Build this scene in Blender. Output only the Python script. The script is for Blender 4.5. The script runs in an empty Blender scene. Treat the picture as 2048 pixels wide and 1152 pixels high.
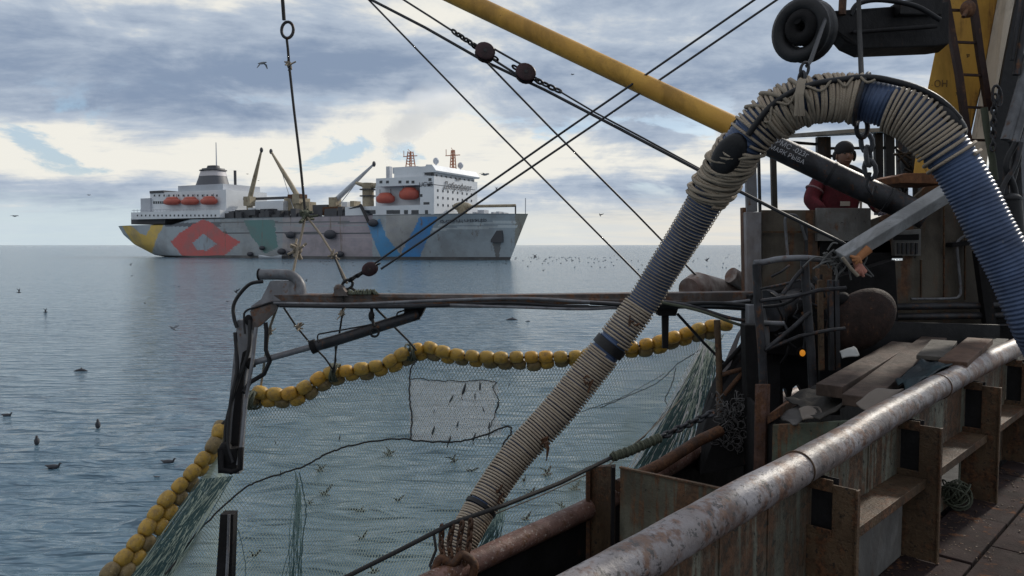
import bpy, math, random
import numpy as np
from mathutils import Vector, Matrix, noise as mnoise
random.seed(7); RNG = np.random.RandomState(5)
R = math.radians
sc = bpy.context.scene
# ------------------------------------------------------------------ camera
FPX, CX, CY = 1500.0, 1024.0, 576.0
PITCH = math.atan(87/1500.0)
CAM = Vector((0, 0, 4.0))
cd = bpy.data.cameras.new('camera'); cam = bpy.data.objects.new('camera', cd)
sc.collection.objects.link(cam); sc.camera = cam
cam.location = CAM; cam.rotation_euler = (math.pi/2-PITCH, 0, 0)
cd.sensor_width = 36; cd.lens = 36*FPX/2048; cd.clip_start = 0.05; cd.clip_end = 20000
# ------------------------------------------------------------------ exposure
sc.view_settings.view_transform = 'Standard'; sc.view_settings.look = 'None'
sc.view_settings.exposure = 0.26; sc.view_settings.gamma = 1.0
sc.cycles.volume_bounces = 8
# ------------------------------------------------------------------ sun
SUN_AZ, SUN_EL = R(47), R(32)          # azimuth from +Y towards +X
sd = Vector((math.sin(SUN_AZ)*math.cos(SUN_EL), math.cos(SUN_AZ)*math.cos(SUN_EL), math.sin(SUN_EL)))
sl = bpy.data.lights.new('sun', 'SUN'); sl.energy = 2.4; sl.angle = R(4); sl.color = (1, .93, .82)
so = bpy.data.objects.new('sun', sl); sc.collection.objects.link(so)
so.rotation_euler = sd.to_track_quat('Z', 'Y').to_euler()
# ------------------------------------------------------------------ sky
world = bpy.data.worlds.new('World'); sc.world = world; world.use_nodes = True
class NT:
    def __init__(s, t): s.t = t; s.n = t.nodes; s.l = t.links
    def add(s, typ, **kw):
        n = s.n.new(typ)
        for k, v in kw.items():
            if k.startswith('i_'): s.set(n, k[2:], v)
            else: setattr(n, k, v)
        return n
    def set(s, n, key, v):
        i = int(key) if key.isdigit() else key.replace('_', ' ')
        sock = n.inputs[i]
        if isinstance(v, bpy.types.NodeSocket): s.l.new(v, sock)
        else: sock.default_value = v
    def math(s, op, a, b=None, c=None, clamp=False):
        n = s.n.new('ShaderNodeMath'); n.operation = op; n.use_clamp = clamp
        for i, v in enumerate((a, b, c)):
            if v is None: continue
            if isinstance(v, bpy.types.NodeSocket): s.l.new(v, n.inputs[i])
            else: n.inputs[i].default_value = v
        return n.outputs[0]
    def mix(s, f, a, b, blend='MIX'):
        n = s.n.new('ShaderNodeMix'); n.data_type = 'RGBA'; n.blend_type = blend
        for i, v in ((0, f), (6, a), (7, b)):
            if isinstance(v, bpy.types.NodeSocket): s.l.new(v, n.inputs[i])
            else: n.inputs[i].default_value = v if i == 0 else tuple(v)+((1,) if len(v) == 3 else ())
        return n.outputs[2]
    def noise(s, vec, scale, detail=5, rough=.55, dist=0.0):
        n = s.n.new('ShaderNodeTexNoise'); s.l.new(vec, n.inputs['Vector'])
        n.inputs['Scale'].default_value = scale; n.inputs['Detail'].default_value = detail
        n.inputs['Roughness'].default_value = rough; n.inputs['Distortion'].default_value = dist
        return n.outputs['Fac']
    def map(s, vec, scale=(1, 1, 1), loc=(0, 0, 0), rot=(0, 0, 0)):
        n = s.n.new('ShaderNodeMapping'); s.l.new(vec, n.inputs[0])
        n.inputs['Location'].default_value = loc; n.inputs['Rotation'].default_value = rot; n.inputs['Scale'].default_value = scale
        return n.outputs[0]
    def step(s, v, lo, hi):
        n = s.n.new('ShaderNodeMapRange'); n.interpolation_type = 'SMOOTHSTEP'
        s.l.new(v, n.inputs[0]); n.inputs[1].default_value = lo; n.inputs[2].default_value = hi
        return n.outputs[0]
    def comb(s, x, y, z):
        n = s.n.new('ShaderNodeCombineXYZ')
        for i, v in enumerate((x, y, z)):
            if isinstance(v, bpy.types.NodeSocket): s.l.new(v, n.inputs[i])
            else: n.inputs[i].default_value = v
        return n.outputs[0]
def lin(r, g, b):
    f = lambda c: (c/255/12.92) if c/255 <= .04045 else ((c/255+.055)/1.055)**2.4
    return (f(r), f(g), f(b))
wt = world.node_tree; wt.nodes.clear(); W = NT(wt)
out = W.add('ShaderNodeOutputWorld'); bg = W.add('ShaderNodeBackground'); wt.links.new(bg.outputs[0], out.inputs[0])
WS = 0.1; bg.inputs[1].default_value = WS
sky = W.add('ShaderNodeTexSky'); sky.sky_type = 'NISHITA'; sky.sun_disc = False
sky.sun_elevation = SUN_EL; sky.sun_rotation = SUN_AZ; sky.air_density = 1.0; sky.dust_density = 1.5
tc = W.add('ShaderNodeTexCoord'); sep = W.add('ShaderNodeSeparateXYZ'); wt.links.new(tc.outputs['Generated'], sep.inputs[0])
dx, dy, dz = sep.outputs
ez = W.math('MAXIMUM', dz, 0.0)
inv = W.math('DIVIDE', 1.0, W.math('ADD', ez, 0.10))
q = W.comb(W.math('MULTIPLY', dx, inv), W.math('MULTIPLY', dy, inv), 0.0)
n1 = W.noise(W.map(q, (.55, .95, 1), (3.1, .35, 0)), 1.15, 8, .56, .25)      # big cloud masses
n2 = W.noise(W.map(q, (1.0, 1.7, 1), (7.3, 2.2, 3)), 3.4, 9, .62, .25)         # smaller billows
dirm = W.map(tc.outputs['Generated'], (1, 1, 2.6), (2.0, 0, 1.2))
n3 = W.noise(dirm, 7.0, 8, .6, .35)                                          # towers near the horizon
# coverage bias over elevation
cr = W.add('ShaderNodeValToRGB'); wt.links.new(ez, cr.inputs[0])
els = cr.color_ramp.elements
els[0].position = 0.0; els[0].color = (.5, .5, .5, 1)
els[1].position = .34; els[1].color = (.55,)*3+(1,)
for p, v in ((.045, .50), (.07, .52), (.10, .66), (.125, .62), (.15, .46), (.20, .43), (.235, .50), (.28, .54)):
    e = els.new(p); e.color = (v, v, v, 1)
bias = W.math('SUBTRACT', cr.outputs[0], .5)
# more sun to the right: brighter, warmer cloud edges
sdot = W.math('ADD', W.math('ADD', W.math('MULTIPLY', dx, sd.x), W.math('MULTIPLY', dy, sd.y)), W.math('MULTIPLY', dz, sd.z))
glow = W.step(sdot, -.4, 1.0)
m = W.math('ADD', W.math('MULTIPLY', n1, .24), W.math('MULTIPLY', n2, .12))
n4 = W.noise(W.map(tc.outputs['Generated'], (1, 1, 2.3), (5.5, 1.3, .4)), 4.2, 9, .6, .45)
m = W.math('ADD', m, W.math('ADD', W.math('MULTIPLY', n3, .24), W.math('MULTIPLY', n4, .40)))
bx = W.math('SUBTRACT', W.math('DIVIDE', dx, W.math('MAXIMUM', dy, .05)), -.13); bz = W.math('SUBTRACT', ez, .145)
bank = W.math('EXPONENT', W.math('MULTIPLY', -1.0, W.math('ADD', W.math('MULTIPLY', W.math('MULTIPLY', bx, bx), 75.0), W.math('MULTIPLY', W.math('MULTIPLY', bz, bz), 750.0))))
m = W.math('ADD', m, W.math('MULTIPLY', bank, .16))
m = W.math('ADD', m, W.math('MULTIPLY', bias, .75))
m = W.math('ADD', m, W.math('MULTIPLY', W.math('SUBTRACT', glow, .5), -.03))
bright = W.step(m, .44, .60)
dark_c = tuple(c/WS for c in lin(124, 140, 163)); mid_c = tuple(c/WS for c in lin(168, 179, 193)); light_c = tuple(c/WS for c in lin(222, 220, 212))
c1 = W.mix(W.step(m, .40, .53), dark_c, mid_c)
c1 = W.mix(W.step(m, .50, .60), c1, light_c)
# blue holes showing the clear sky
hole = W.math('MULTIPLY', W.step(n3, .56, .64), W.math('MULTIPLY', W.step(ez, .05, .09), W.math('SUBTRACT', 1.0, W.step(ez, .14, .2))))
blue = W.mix(.5, sky.outputs[0], tuple(c/WS for c in lin(150, 186, 216)))
c2 = W.mix(W.math('MULTIPLY', hole, .75), c1, blue)
# horizon band
hor = W.mix(W.step(dx, -.5, .45), tuple(c/WS for c in lin(190, 203, 208)), tuple(c/WS for c in lin(222, 215, 202)))
hb = W.math('SUBTRACT', 1.0, W.step(W.math('ADD', ez, W.math('MULTIPLY', W.math('SUBTRACT', n2, .5), .05)), .028, .068))
hband = W.mix(W.math('MULTIPLY', W.step(n1, .42, .6), .25), hor, tuple(c/WS for c in lin(176, 190, 204)))
c3 = W.mix(W.math('MULTIPLY', hb, .9), c2, hband)
zen = W.mix(.6, sky.outputs[0], tuple(c/WS for c in lin(236, 241, 250)))
c3 = W.mix(W.math('MULTIPLY', W.step(ez, .34, .8), .8), c3, zen)
gl2 = W.add('ShaderNodeVectorMath', operation='SCALE'); wt.links.new(c3, gl2.inputs[0]); wt.links.new(W.math('ADD', 1.0, W.math('MULTIPLY', W.math('POWER', W.math('MAXIMUM', sdot, 0.0), 26.0), .9)), gl2.inputs['Scale'])
c3 = gl2.outputs[0]
# the part of the sky away from the sun is duller
dim = W.add('ShaderNodeMapRange'); wt.links.new(dy, dim.inputs[0])
dim.inputs[1].default_value = -.6; dim.inputs[2].default_value = .5; dim.inputs[3].default_value = .95; dim.inputs[4].default_value = 1.0
c4n = W.add('ShaderNodeVectorMath', operation='SCALE'); wt.links.new(c3, c4n.inputs[0]); wt.links.new(dim.outputs[0], c4n.inputs['Scale'])
wt.links.new(c4n.outputs[0], bg.inputs[0])
# ------------------------------------------------------------------ pixel helpers: a direction seen in the photo, given a distance
FW = Vector((0, math.cos(PITCH), -math.sin(PITCH))); UP = Vector((0, math.sin(PITCH), math.cos(PITCH))); RT = Vector((1, 0, 0))
def ray(px, py):
    d = FW + RT*((px-CX)/FPX) + UP*((CY-py)/FPX)
    return d/d.y
def at(px, py, Y): return CAM + ray(px, py)*Y
def proj(p):
    d = Vector(p)-CAM; w = d.dot(FW)
    return CX+FPX*d.dot(RT)/w, CY-FPX*d.dot(UP)/w
# ------------------------------------------------------------------ mesh builder
class MB:
    def __init__(s): s.v = []; s.f = []; s.sm = []; s.fc = []
    def add(s, vs, fs, smooth=False, col=None):
        b = len(s.v); s.v += [tuple(p) for p in vs]
        for f in fs: s.f.append(tuple(i+b for i in f)); s.sm.append(smooth); s.fc.append(col)
        return s
    def box(s, c, size, rot=None, col=None):
        x, y, z = (a/2 for a in size); M = rot if rot is not None else Matrix.Identity(3)
        vs = [Vector(c)+M@Vector((sx*x, sy*y, sz*z)) for sx in (-1, 1) for sy in (-1, 1) for sz in (-1, 1)]
        return s.add(vs, [(0, 1, 3, 2), (4, 6, 7, 5), (0, 4, 5, 1), (2, 3, 7, 6), (0, 2, 6, 4), (1, 5, 7, 3)], False, col)
    def bar(s, p0, p1, w, h, up=(0, 0, 1)):
        p0, p1 = Vector(p0), Vector(p1); d = (p1-p0); L = d.length; d.normalize()
        a = d.cross(Vector(up)); 
        if a.length < 1e-5: a = d.cross(Vector((0, 1, 0)))
        a.normalize(); u = a.cross(d)
        M = Matrix((a, d, u)).transposed()
        return s.box((p0+p1)/2, (w, L, h), M)
    def prism(s, poly, off):
        n = len(poly); off = Vector(off); vs = [Vector(p) for p in poly]+[Vector(p)+off for p in poly]
        fs = [tuple(range(n))[::-1], tuple(range(n, 2*n))]+[(i, (i+1) % n, (i+1) % n+n, i+n) for i in range(n)]
        return s.add(vs, fs)
    def tube(s, pts, r, n=10, caps=True, col=None, closed=False):
        pts = [Vector(p) for p in pts]; m = len(pts)
        rs = r if hasattr(r, '__len__') else [r]*m
        T = []
        for i in range(m):
            if closed: t = pts[(i+1) % m]-pts[i-1]
            else: t = pts[min(i+1, m-1)]-pts[max(i-1, 0)]
            T.append(t.normalized() if t.length > 1e-9 else Vector((0, 0, 1)))
        a = T[0].orthogonal().normalized(); vs = []
        for i in range(m):
            a = (a-T[i]*a.dot(T[i])); a = a.normalized() if a.length > 1e-6 else T[i].orthogonal().normalized()
            b = T[i].cross(a)
            for k in range(n):
                th = 2*math.pi*k/n; vs.append(pts[i]+(a*math.cos(th)+b*math.sin(th))*rs[i])
        fs = []
        for i in range(m if closed else m-1):
            j = (i+1) % m
            for k in range(n):
                fs.append((i*n+k, i*n+(k+1) % n, j*n+(k+1) % n, j*n+k))
        s.add(vs, fs, True, col)
        if caps and not closed:
            s.add(vs[:n], [tuple(range(n))[::-1]], False, col); s.add(vs[-n:], [tuple(range(n))], False, col)
        return s
    def cyl(s, p0, p1, r, n=14, r2=None, col=None): return s.tube([p0, p1], [r, r if r2 is None else r2], n, True, col)
    def ell(s, c, ax, rot=None, nu=14, nv=9, col=None, p=1.0):
        M = rot if rot is not None else Matrix.Identity(3); vs = []; c = Vector(c)
        g = lambda x: math.copysign(abs(x)**p, x)
        for j in range(1, nv):
            ph = math.pi*j/nv
            for i in range(nu):
                th = 2*math.pi*i/nu
                vs.append(c+M@Vector((ax[0]*g(math.sin(ph))*math.cos(th), ax[1]*g(math.sin(ph))*math.sin(th), ax[2]*g(math.cos(ph)))))
        t = len(vs); vs += [c+M@Vector((0, 0, ax[2])), c-M@Vector((0, 0, ax[2]))]; fs = []
        for j in range(nv-2):
            for i in range(nu): fs.append((j*nu+i, (j+1)*nu+i, (j+1)*nu+(i+1) % nu, j*nu+(i+1) % nu))
        for i in range(nu): fs += [(t, i, (i+1) % nu), (t+1, (nv-2)*nu+(i+1) % nu, (nv-2)*nu+i)]
        return s.add(vs, fs, True, col)
    def ring(s, c, nrm, Ra, r, n=20, k=8, Rb=None, major=None, col=None):
        nrm = Vector(nrm).normalized(); a = Vector(major).normalized() if major is not None else nrm.orthogonal().normalized()
        a = (a-nrm*a.dot(nrm)).normalized(); b = nrm.cross(a); Rb = Rb or Ra
        return s.tube([Vector(c)+a*Ra*math.cos(2*math.pi*i/n)+b*Rb*math.sin(2*math.pi*i/n) for i in range(n)], r, k, closed=True, col=col)
    def chain(s, pts, pitch, r, n=10):
        P = resample(pts, pitch)
        for i in range(len(P)-1):
            d = (P[i+1]-P[i]); c = (P[i]+P[i+1])/2; d.normalize(); o = d.orthogonal().normalized()
            if i % 2: o = d.cross(o)
            s.ring(c, o, pitch*.68, r, n, 6, Rb=pitch*.36, major=d)
        return s
    def build(s, name, mat, parent=None, bevel=0, col=None, loc=None):
        V = np.array(s.v, dtype=float)
        if parent is not None:
            o0 = np.array(parent.get('_o', (0, 0, 0)))
        else:
            o0 = np.array(loc) if loc is not None else np.array([(V[:, 0].min()+V[:, 0].max())/2, (V[:, 1].min()+V[:, 1].max())/2, V[:, 2].min()])
        me = bpy.data.meshes.new(name); me.from_pydata((V-o0).tolist(), [], s.f)
        me.polygons.foreach_set('use_smooth', s.sm); me.materials.append(mat)
        if col is not None:
            at_ = me.color_attributes.new('paint', 'FLOAT_COLOR', 'CORNER'); arr = []
            for f, c in zip(s.f, s.fc): arr += [tuple(c or col)+(1,)]*len(f)
            at_.data.foreach_set('color', np.array(arr, dtype=np.float32).ravel())
        me.update()
        ob = bpy.data.objects.new(name, me); sc.collection.objects.link(ob)
        if parent is not None:
            ob.parent = parent; ob['_o'] = tuple(o0)
        else:
            ob.location = o0; ob['_o'] = tuple(o0)
        if bevel:
            b = ob.modifiers.new('bevel', 'BEVEL'); b.width = bevel; b.segments = 2; b.limit_method = 'ANGLE'; b.angle_limit = R(40)
        return ob
def resample(pts, step):
    pts = [Vector(p) for p in pts]; d = [0]
    for a, b in zip(pts, pts[1:]): d.append(d[-1]+(b-a).length)
    n = max(1, int(round(d[-1]/step))); o = []; j = 0
    for i in range(n+1):
        t = d[-1]*i/n
        while j < len(pts)-2 and d[j+1] < t: j += 1
        k = (t-d[j])/max(1e-9, d[j+1]-d[j]); o.append(pts[j].lerp(pts[j+1], k))
    return o
def smooth(pts, n=12):
    """Catmull-Rom through tuples of any length"""
    P = [np.array(p, dtype=float) for p in pts]; P = [2*P[0]-P[1]]+P+[2*P[-1]-P[-2]]; o = []
    for i in range(1, len(P)-2):
        for k in range(n):
            t = k/n
            o.append(.5*((2*P[i])+(-P[i-1]+P[i+1])*t+(2*P[i-1]-5*P[i]+4*P[i+1]-P[i+2])*t*t+(-P[i-1]+3*P[i]-3*P[i+1]+P[i+2])*t**3))
    o.append(P[-2]); return o
def tag(o, label=None, cat=None, group=None, kind=None):
    if label: o['label'] = label
    if cat: o['category'] = cat
    if group: o['group'] = group
    if kind: o['kind'] = kind
    return o
def thing(name, label, cat, loc, group=None):
    o = bpy.data.objects.new(name, None); sc.collection.objects.link(o); o.location = loc; o['_o'] = tuple(loc)
    o.empty_display_size = .1
    return tag(o, label, cat, group)
def dup(o, loc=None, rot=None, scale=None, label=None, group=None, parent=None):
    c = o.copy(); sc.collection.objects.link(c)
    if parent is not None: c.parent = parent
    if loc is not None: c.location = loc
    if rot is not None: c.rotation_euler = rot
    if scale is not None: c.scale = scale
    if label: c['label'] = label
    if group: c['group'] = group
    for ch in list(o.children): dup(ch, parent=c)
    return c
# ------------------------------------------------------------------ materials
MATS = {}
def mat(name):
    m_ = bpy.data.materials.new(name); m_.use_nodes = True; t = m_.node_tree; t.nodes.clear(); N = NT(t)
    o = N.add('ShaderNodeOutputMaterial'); b = N.add('ShaderNodeBsdfPrincipled'); t.links.new(b.outputs[0], o.inputs[0])
    return m_, N, b, o
def surf(name, base, base2=None, rust=0.0, rustc=(.085, .035, .018), rust2=(.16, .075, .035), streak=.5, scale=4.0, rough=.6, metal=0.0, bump=.3, chips=0.0, chipc=(.02, .017, .015), spec=.28, attr=None, fine=60):
    """weathered painted surface: two tones, rust patches, vertical streaks, chips, bump"""
    if name in MATS: return MATS[name]
    m_, N, b, o = mat(name); t = m_.node_tree
    g = N.add('ShaderNodeTexCoord').outputs['Object']
    base2 = base2 or tuple(c*.7 for c in base)
    a = N.noise(g, scale, 6, .6)
    if attr:
        ca = N.add('ShaderNodeVertexColor'); ca.layer_name = attr; bc = ca.outputs[0]
        col = N.mix(N.math('MULTIPLY', N.step(a, .42, .68), .45), bc, base2)
    else:
        col = N.mix(N.step(a, .35, .65), base, base2)
    st = N.noise(N.map(g, (1, 1, .09)), scale*3.2, 5, .65)
    f = N.noise(g, scale*2.3, 8, .68)
    rc = N.mix(N.step(N.noise(g, scale*9, 4, .6), .35, .65), rustc, rust2)
    if rust > 0:
        mm = N.math('ADD', N.math('MULTIPLY', f, 1-streak), N.math('MULTIPLY', st, streak))
        lo = .66-.34*rust
        col = N.mix(N.step(mm, lo, lo+.10), col, rc)
    if chips > 0:
        ch = N.step(N.noise(g, scale*7, 6, .7), .69-.14*chips, .71-.14*chips)
        col = N.mix(ch, col, chipc)
    big = N.noise(N.map(g, (1, 1, .5), (3.3, 1.7, 9.1)), scale*.55, 7, .7, .6)
    if not attr and fine > 20: col = N.mix(N.math('MULTIPLY', N.step(big, .46, .62), .6), col, tuple(c*.35 for c in base2))
    gr = N.noise(g, fine, 3, .6)
    col = N.mix(N.math('MULTIPLY', gr, .35), col, tuple(c*.55 for c in base))
    t.links.new(col, b.inputs['Base Color'])
    b.inputs['Metallic'].default_value = metal; b.inputs['Specular IOR Level'].default_value = spec
    rr = N.math('ADD', N.math('MULTIPLY', f, .35), rough-.17); t.links.new(rr, b.inputs['Roughness'])
    if bump:
        bp = N.add('ShaderNodeBump'); bp.inputs['Strength'].default_value = bump; bp.inputs['Distance'].default_value = .01
        hh = N.math('ADD', N.math('MULTIPLY', f, 1.2), N.math('MULTIPLY', gr, .5)); t.links.new(hh, bp.inputs['Height'])
        t.links.new(bp.outputs[0], b.inputs['Normal'])
    MATS[name] = m_; return m_
def plain(name, base, rough=.6, metal=0, trans=0.0, emit=None):
    if name in MATS: return MATS[name]
    m_, N, b, o = mat(name); t = m_.node_tree
    g = N.add('ShaderNodeTexCoord').outputs['Object']
    col = N.mix(N.noise(g, 8, 5, .6), tuple(c*.75 for c in base), tuple(min(1, c*1.2) for c in base))
    t.links.new(col, b.inputs['Base Color']); b.inputs['Roughness'].default_value = rough; b.inputs['Metallic'].default_value = metal
    if emit: b.inputs['Emission Color'].default_value = emit[0]+(1,); b.inputs['Emission Strength'].default_value = emit[1]
    if trans:
        tr = N.add('ShaderNodeBsdfTranslucent'); t.links.new(col, tr.inputs[0]); mx = N.add('ShaderNodeMixShader'); mx.inputs[0].default_value = trans
        t.links.new(b.outputs[0], mx.inputs[1]); t.links.new(tr.outputs[0], mx.inputs[2]); t.links.new(mx.outputs[0], o.inputs[0])
    MATS[name] = m_; return m_
def rope_mat(name, base, dark, scale=90):
    if name in MATS: return MATS[name]
    m_, N, b, o = mat(name); t = m_.node_tree
    g = N.add('ShaderNodeTexCoord').outputs['Object']
    w = N.add('ShaderNodeTexWave'); w.wave_type = 'BANDS'; w.bands_direction = 'DIAGONAL'; t.links.new(g, w.inputs[0]); w.inputs['Scale'].default_value = scale; w.inputs['Distortion'].default_value = 2
    c = N.mix(N.noise(g, 9, 6, .65), base, dark); c = N.mix(N.math('MULTIPLY', w.outputs['Fac'], .4), c, dark)
    t.links.new(c, b.inputs['Base Color']); b.inputs['Roughness'].default_value = .85
    bp = N.add('ShaderNodeBump'); bp.inputs['Strength'].default_value = .5; bp.inputs['Distance'].default_value = .004
    t.links.new(w.outputs['Fac'], bp.inputs['Height']); t.links.new(bp.outputs[0], b.inputs['Normal'])
    MATS[name] = m_; return m_
M_rail = surf('rail_paint', (.26, .245, .255), (.17, .14, .13), rust=.55, streak=.1, scale=3.5, rough=.46, metal=0, spec=.5, bump=.6, chips=.85, fine=45)
M_bulw = surf('bulwark_paint', (.20, .205, .165), (.10, .10, .08), rust=.68, rustc=(.045, .022, .012), rust2=(.12, .055, .028), streak=.72, scale=2.8, rough=.6, bump=.8, chips=.75)
M_rib = surf('rib_rusty', (.11, .072, .042), (.06, .036, .02), rust=.55, rustc=(.035, .017, .010), rust2=(.15, .065, .03), streak=.45, scale=4, rough=.65, bump=.9, chips=.7)
M_rust = surf('rusty_iron', (.09, .055, .04), (.05, .03, .022), rust=.8, streak=.2, scale=5, rough=.7, bump=.6)
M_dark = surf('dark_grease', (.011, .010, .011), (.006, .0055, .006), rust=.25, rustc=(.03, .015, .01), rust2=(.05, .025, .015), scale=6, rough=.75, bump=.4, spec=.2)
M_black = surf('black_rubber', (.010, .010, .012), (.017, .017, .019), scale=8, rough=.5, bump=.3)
M_steel = surf('grey_steel', (.19, .195, .21), (.13, .13, .14), rust=.35, streak=.4, scale=5, rough=.5, metal=.2, bump=.3, chips=.3)
M_dsteel = surf('dark_steel', (.048, .049, .056), (.028, .027, .029), rust=.4, streak=.4, scale=6, rough=.45, metal=.3, bump=.3)
M_beam = surf('beam_paint', (.12, .105, .10), (.07, .055, .05), rust=.5, streak=.1, scale=4, rough=.6, bump=.5, chips=.4)
M_wall = surf('deckhouse_paint', (.125, .108, .085), (.06, .048, .038), rust=.5, streak=.7, scale=1.8, rough=.65, bump=.5, chips=.4)
M_wallg = surf('panel_grey', (.21, .21, .205), (.12, .11, .10), rust=.35, streak=.6, scale=2.5, rough=.6, bump=.4, chips=.4)
M_yel = surf('boom_yellow', (.62, .34, .06), (.48, .25, .045), rust=.16, streak=.3, scale=2, rough=.5, bump=.15, chips=.15, chipc=(.12, .06, .02))
M_mast = surf('mast_yellow', (.66, .37, .07), (.54, .29, .055), rust=.42, streak=.75, scale=1.6, rough=.55, bump=.25, chips=.3, rustc=(.12, .05, .02), rust2=(.25, .12, .04))
M_cream = surf('cream_paint', (.72, .65, .55), (.6, .53, .44), rust=.12, streak=.8, scale=2, rough=.6, bump=.2, rust2=(.25, .15, .08))
M_wood = surf('weathered_wood', (.10, .068, .054), (.055, .038, .03), rust=0, scale=6, rough=.75, bump=.6, fine=30)
M_deckm = surf('deck_planks', (.040, .026, .025), (.022, .015, .015), rust=.3, streak=0, scale=3, rough=.9, spec=.12, bump=.7, chips=.35)
M_rope = rope_mat('pale_rope', (.42, .36, .28), (.15, .12, .09))
M_ropew = rope_mat('hose_rope', (.50, .43, .335), (.22, .165, .12), 50)
M_ropeg = rope_mat('green_rope', (.10, .12, .08), (.05, .05, .035))
def float_mat(name, base, grime):
    m_, N, b, o = mat(name); t = m_.node_tree
    g = N.add('ShaderNodeTexCoord').outputs['Object']; rnd = N.add('ShaderNodeObjectInfo').outputs['Random']
    v = N.add('ShaderNodeVectorMath', operation='ADD'); t.links.new(g, v.inputs[0]); cb = N.comb(N.math('MULTIPLY', rnd, 37.0), N.math('MULTIPLY', rnd, 11.0), 0.0); t.links.new(cb, v.inputs[1]); p = v.outputs[0]
    c = N.mix(N.math('MULTIPLY', rnd, .45), base, tuple(x*.62 for x in base))
    c = N.mix(N.math('MULTIPLY', N.step(N.noise(p, 14, 6, .68), .46, .66), .75), c, grime)
    c = N.mix(N.math('MULTIPLY', N.step(N.noise(p, 60, 4, .6), .6, .68), .5), c, (.60, .50, .30))
    t.links.new(c, b.inputs['Base Color']); b.inputs['Roughness'].default_value = .5
    tr = N.add('ShaderNodeBsdfTranslucent'); t.links.new(c, tr.inputs[0]); mx = N.add('ShaderNodeMixShader'); mx.inputs[0].default_value = .18
    t.links.new(b.outputs[0], mx.inputs[1]); t.links.new(tr.outputs[0], mx.inputs[2]); t.links.new(mx.outputs[0], o.inputs[0])
    return m_
M_wire = plain('steel_wire', (.025, .026, .03), .5, .4)
M_roped = rope_mat('dark_rope', (.035, .033, .032), (.015, .014, .014))
# ================================================================== the sea
def build_sea():
    om, N, b, o = mat('sea_water'); t = om.node_tree
    g = N.add('ShaderNodeTexCoord').outputs['Object']
    deep = N.mix(N.noise(N.map(g, (.02, .05, 1)), 1.0, 4, .6), (.062, .112, .155), (.085, .138, .182))
    t.links.new(deep, b.inputs['Base Color']); b.inputs['Roughness'].default_value = .12; b.inputs['IOR'].default_value = 1.34
    h1 = N.math('POWER', N.noise(N.map(g, (.42, 1.5, 1), (0, 0, 0), (0, 0, .12)), 2.3, 2.6, .5, .35), 2.0); h2 = N.noise(N.map(g, (.30, 1.2, 1), (4, 3, 0)), .75, 2, .5, .3)
    h3 = N.noise(N.map(g, (.30, 1.0, 1), (9, 3, 0)), .09, 4, .6, .2)
    hh = N.math('ADD', N.math('MULTIPLY', h1, .34), N.math('ADD', N.math('MULTIPLY', h2, .20), N.math('MULTIPLY', h3, .35)))
    bp = N.add('ShaderNodeBump'); bp.inputs['Strength'].default_value = 1.0; bp.inputs['Distance'].default_value = .75
    t.links.new(hh, bp.inputs['Height']); t.links.new(bp.outputs[0], b.inputs['Normal'])
    rows = 900; r = 2.5*np.exp(np.linspace(0, math.log(6000/2.5), rows))
    a = np.concatenate([np.linspace(-180, -56, 18, endpoint=False), np.linspace(-56, 52, 430), np.linspace(58, 180, 16)])
    A = np.radians(a)[None, :]; RR = r[:, None]
    X = RR*np.sin(A); Y = RR*np.cos(A); Z = np.zeros_like(X); sp = np.broadcast_to(RR*.0087, X.shape)
    rg = np.random.RandomState(11)
    for i in range(70):
        lam = math.exp(rg.uniform(math.log(.3), math.log(1.6))); th = rg.normal(math.radians(84), .33)
        k = 2*math.pi/lam; amp = .0030*lam**.8*rg.uniform(.6, 1.3)
        fade = np.clip((lam/sp-2.2)/3, 0, 1)
        ph = rg.uniform(0, 6.28); s_ = np.sin(k*(X*math.cos(th)+Y*math.sin(th))+ph)
        Z += amp*fade*(s_+.25*s_*s_)
    patch = .75+.5*np.sin(X*.11+Y*.07+1)*np.sin(Y*.15-X*.05)
    Z *= patch
    Z = Z+.35*np.maximum(Z, 0)**2/.04
    nr, nc = X.shape; V = np.stack([X, Y, Z], -1).reshape(-1, 3)
    I = np.arange(nr*nc).reshape(nr, nc); q = np.stack([I[:-1, :-1], I[:-1, 1:], I[1:, 1:], I[1:, :-1]], -1).reshape(-1, 4)
    me = bpy.data.meshes.new('ocean'); me.vertices.add(len(V)); me.vertices.foreach_set('co', V.ravel())
    me.loops.add(q.size); me.loops.foreach_set('vertex_index', q.ravel()); me.polygons.add(len(q))
    me.polygons.foreach_set('loop_start', np.arange(0, q.size, 4)); me.polygons.foreach_set('loop_total', np.full(len(q), 4))
    me.update(calc_edges=True); me.polygons.foreach_set('use_smooth', np.ones(len(q), bool)); me.materials.append(om)
    o = bpy.data.objects.new('ocean', me); sc.collection.objects.link(o); o['kind'] = 'structure'
build_sea()
# ================================================================== the factory ship
TH = R(27); SD = Vector((-math.cos(TH), math.sin(TH), 0)); SN = Vector((-math.sin(TH), -math.cos(TH), 0)); SB = 11.5
C0 = at(1020, 520, 1); C0 = CAM+(C0-CAM)*(4.0/(4.0-C0.z))
def sp(s, o, z): return C0+SD*s+SN*o+Vector((0, 0, z))
def s2(px, py, off=SB):
    """(s, z) where the line of sight meets the lengthwise plane at sideways offset off"""
    d = ray(px, py); p0 = C0+SN*off; k = (p0-CAM).dot(SN)/d.dot(SN); p = CAM+d*k
    return (p-C0).dot(SD), p.z
def inpoly(x, y, P):
    c = False; j = len(P)-1
    for i in range(len(P)):
        if (P[i][1] > y) != (P[j][1] > y) and x < (P[j][0]-P[i][0])*(y-P[i][1])/(P[j][1]-P[i][1])+P[i][0]: c = not c
        j = i
    return c
ship = thing('factory_ship', 'large grey factory ship with yellow, red and blue painted hull lying broadside', 'ship', C0)
GREY = (.36, .41, .45); WHT = (.68, .70, .72)
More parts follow.
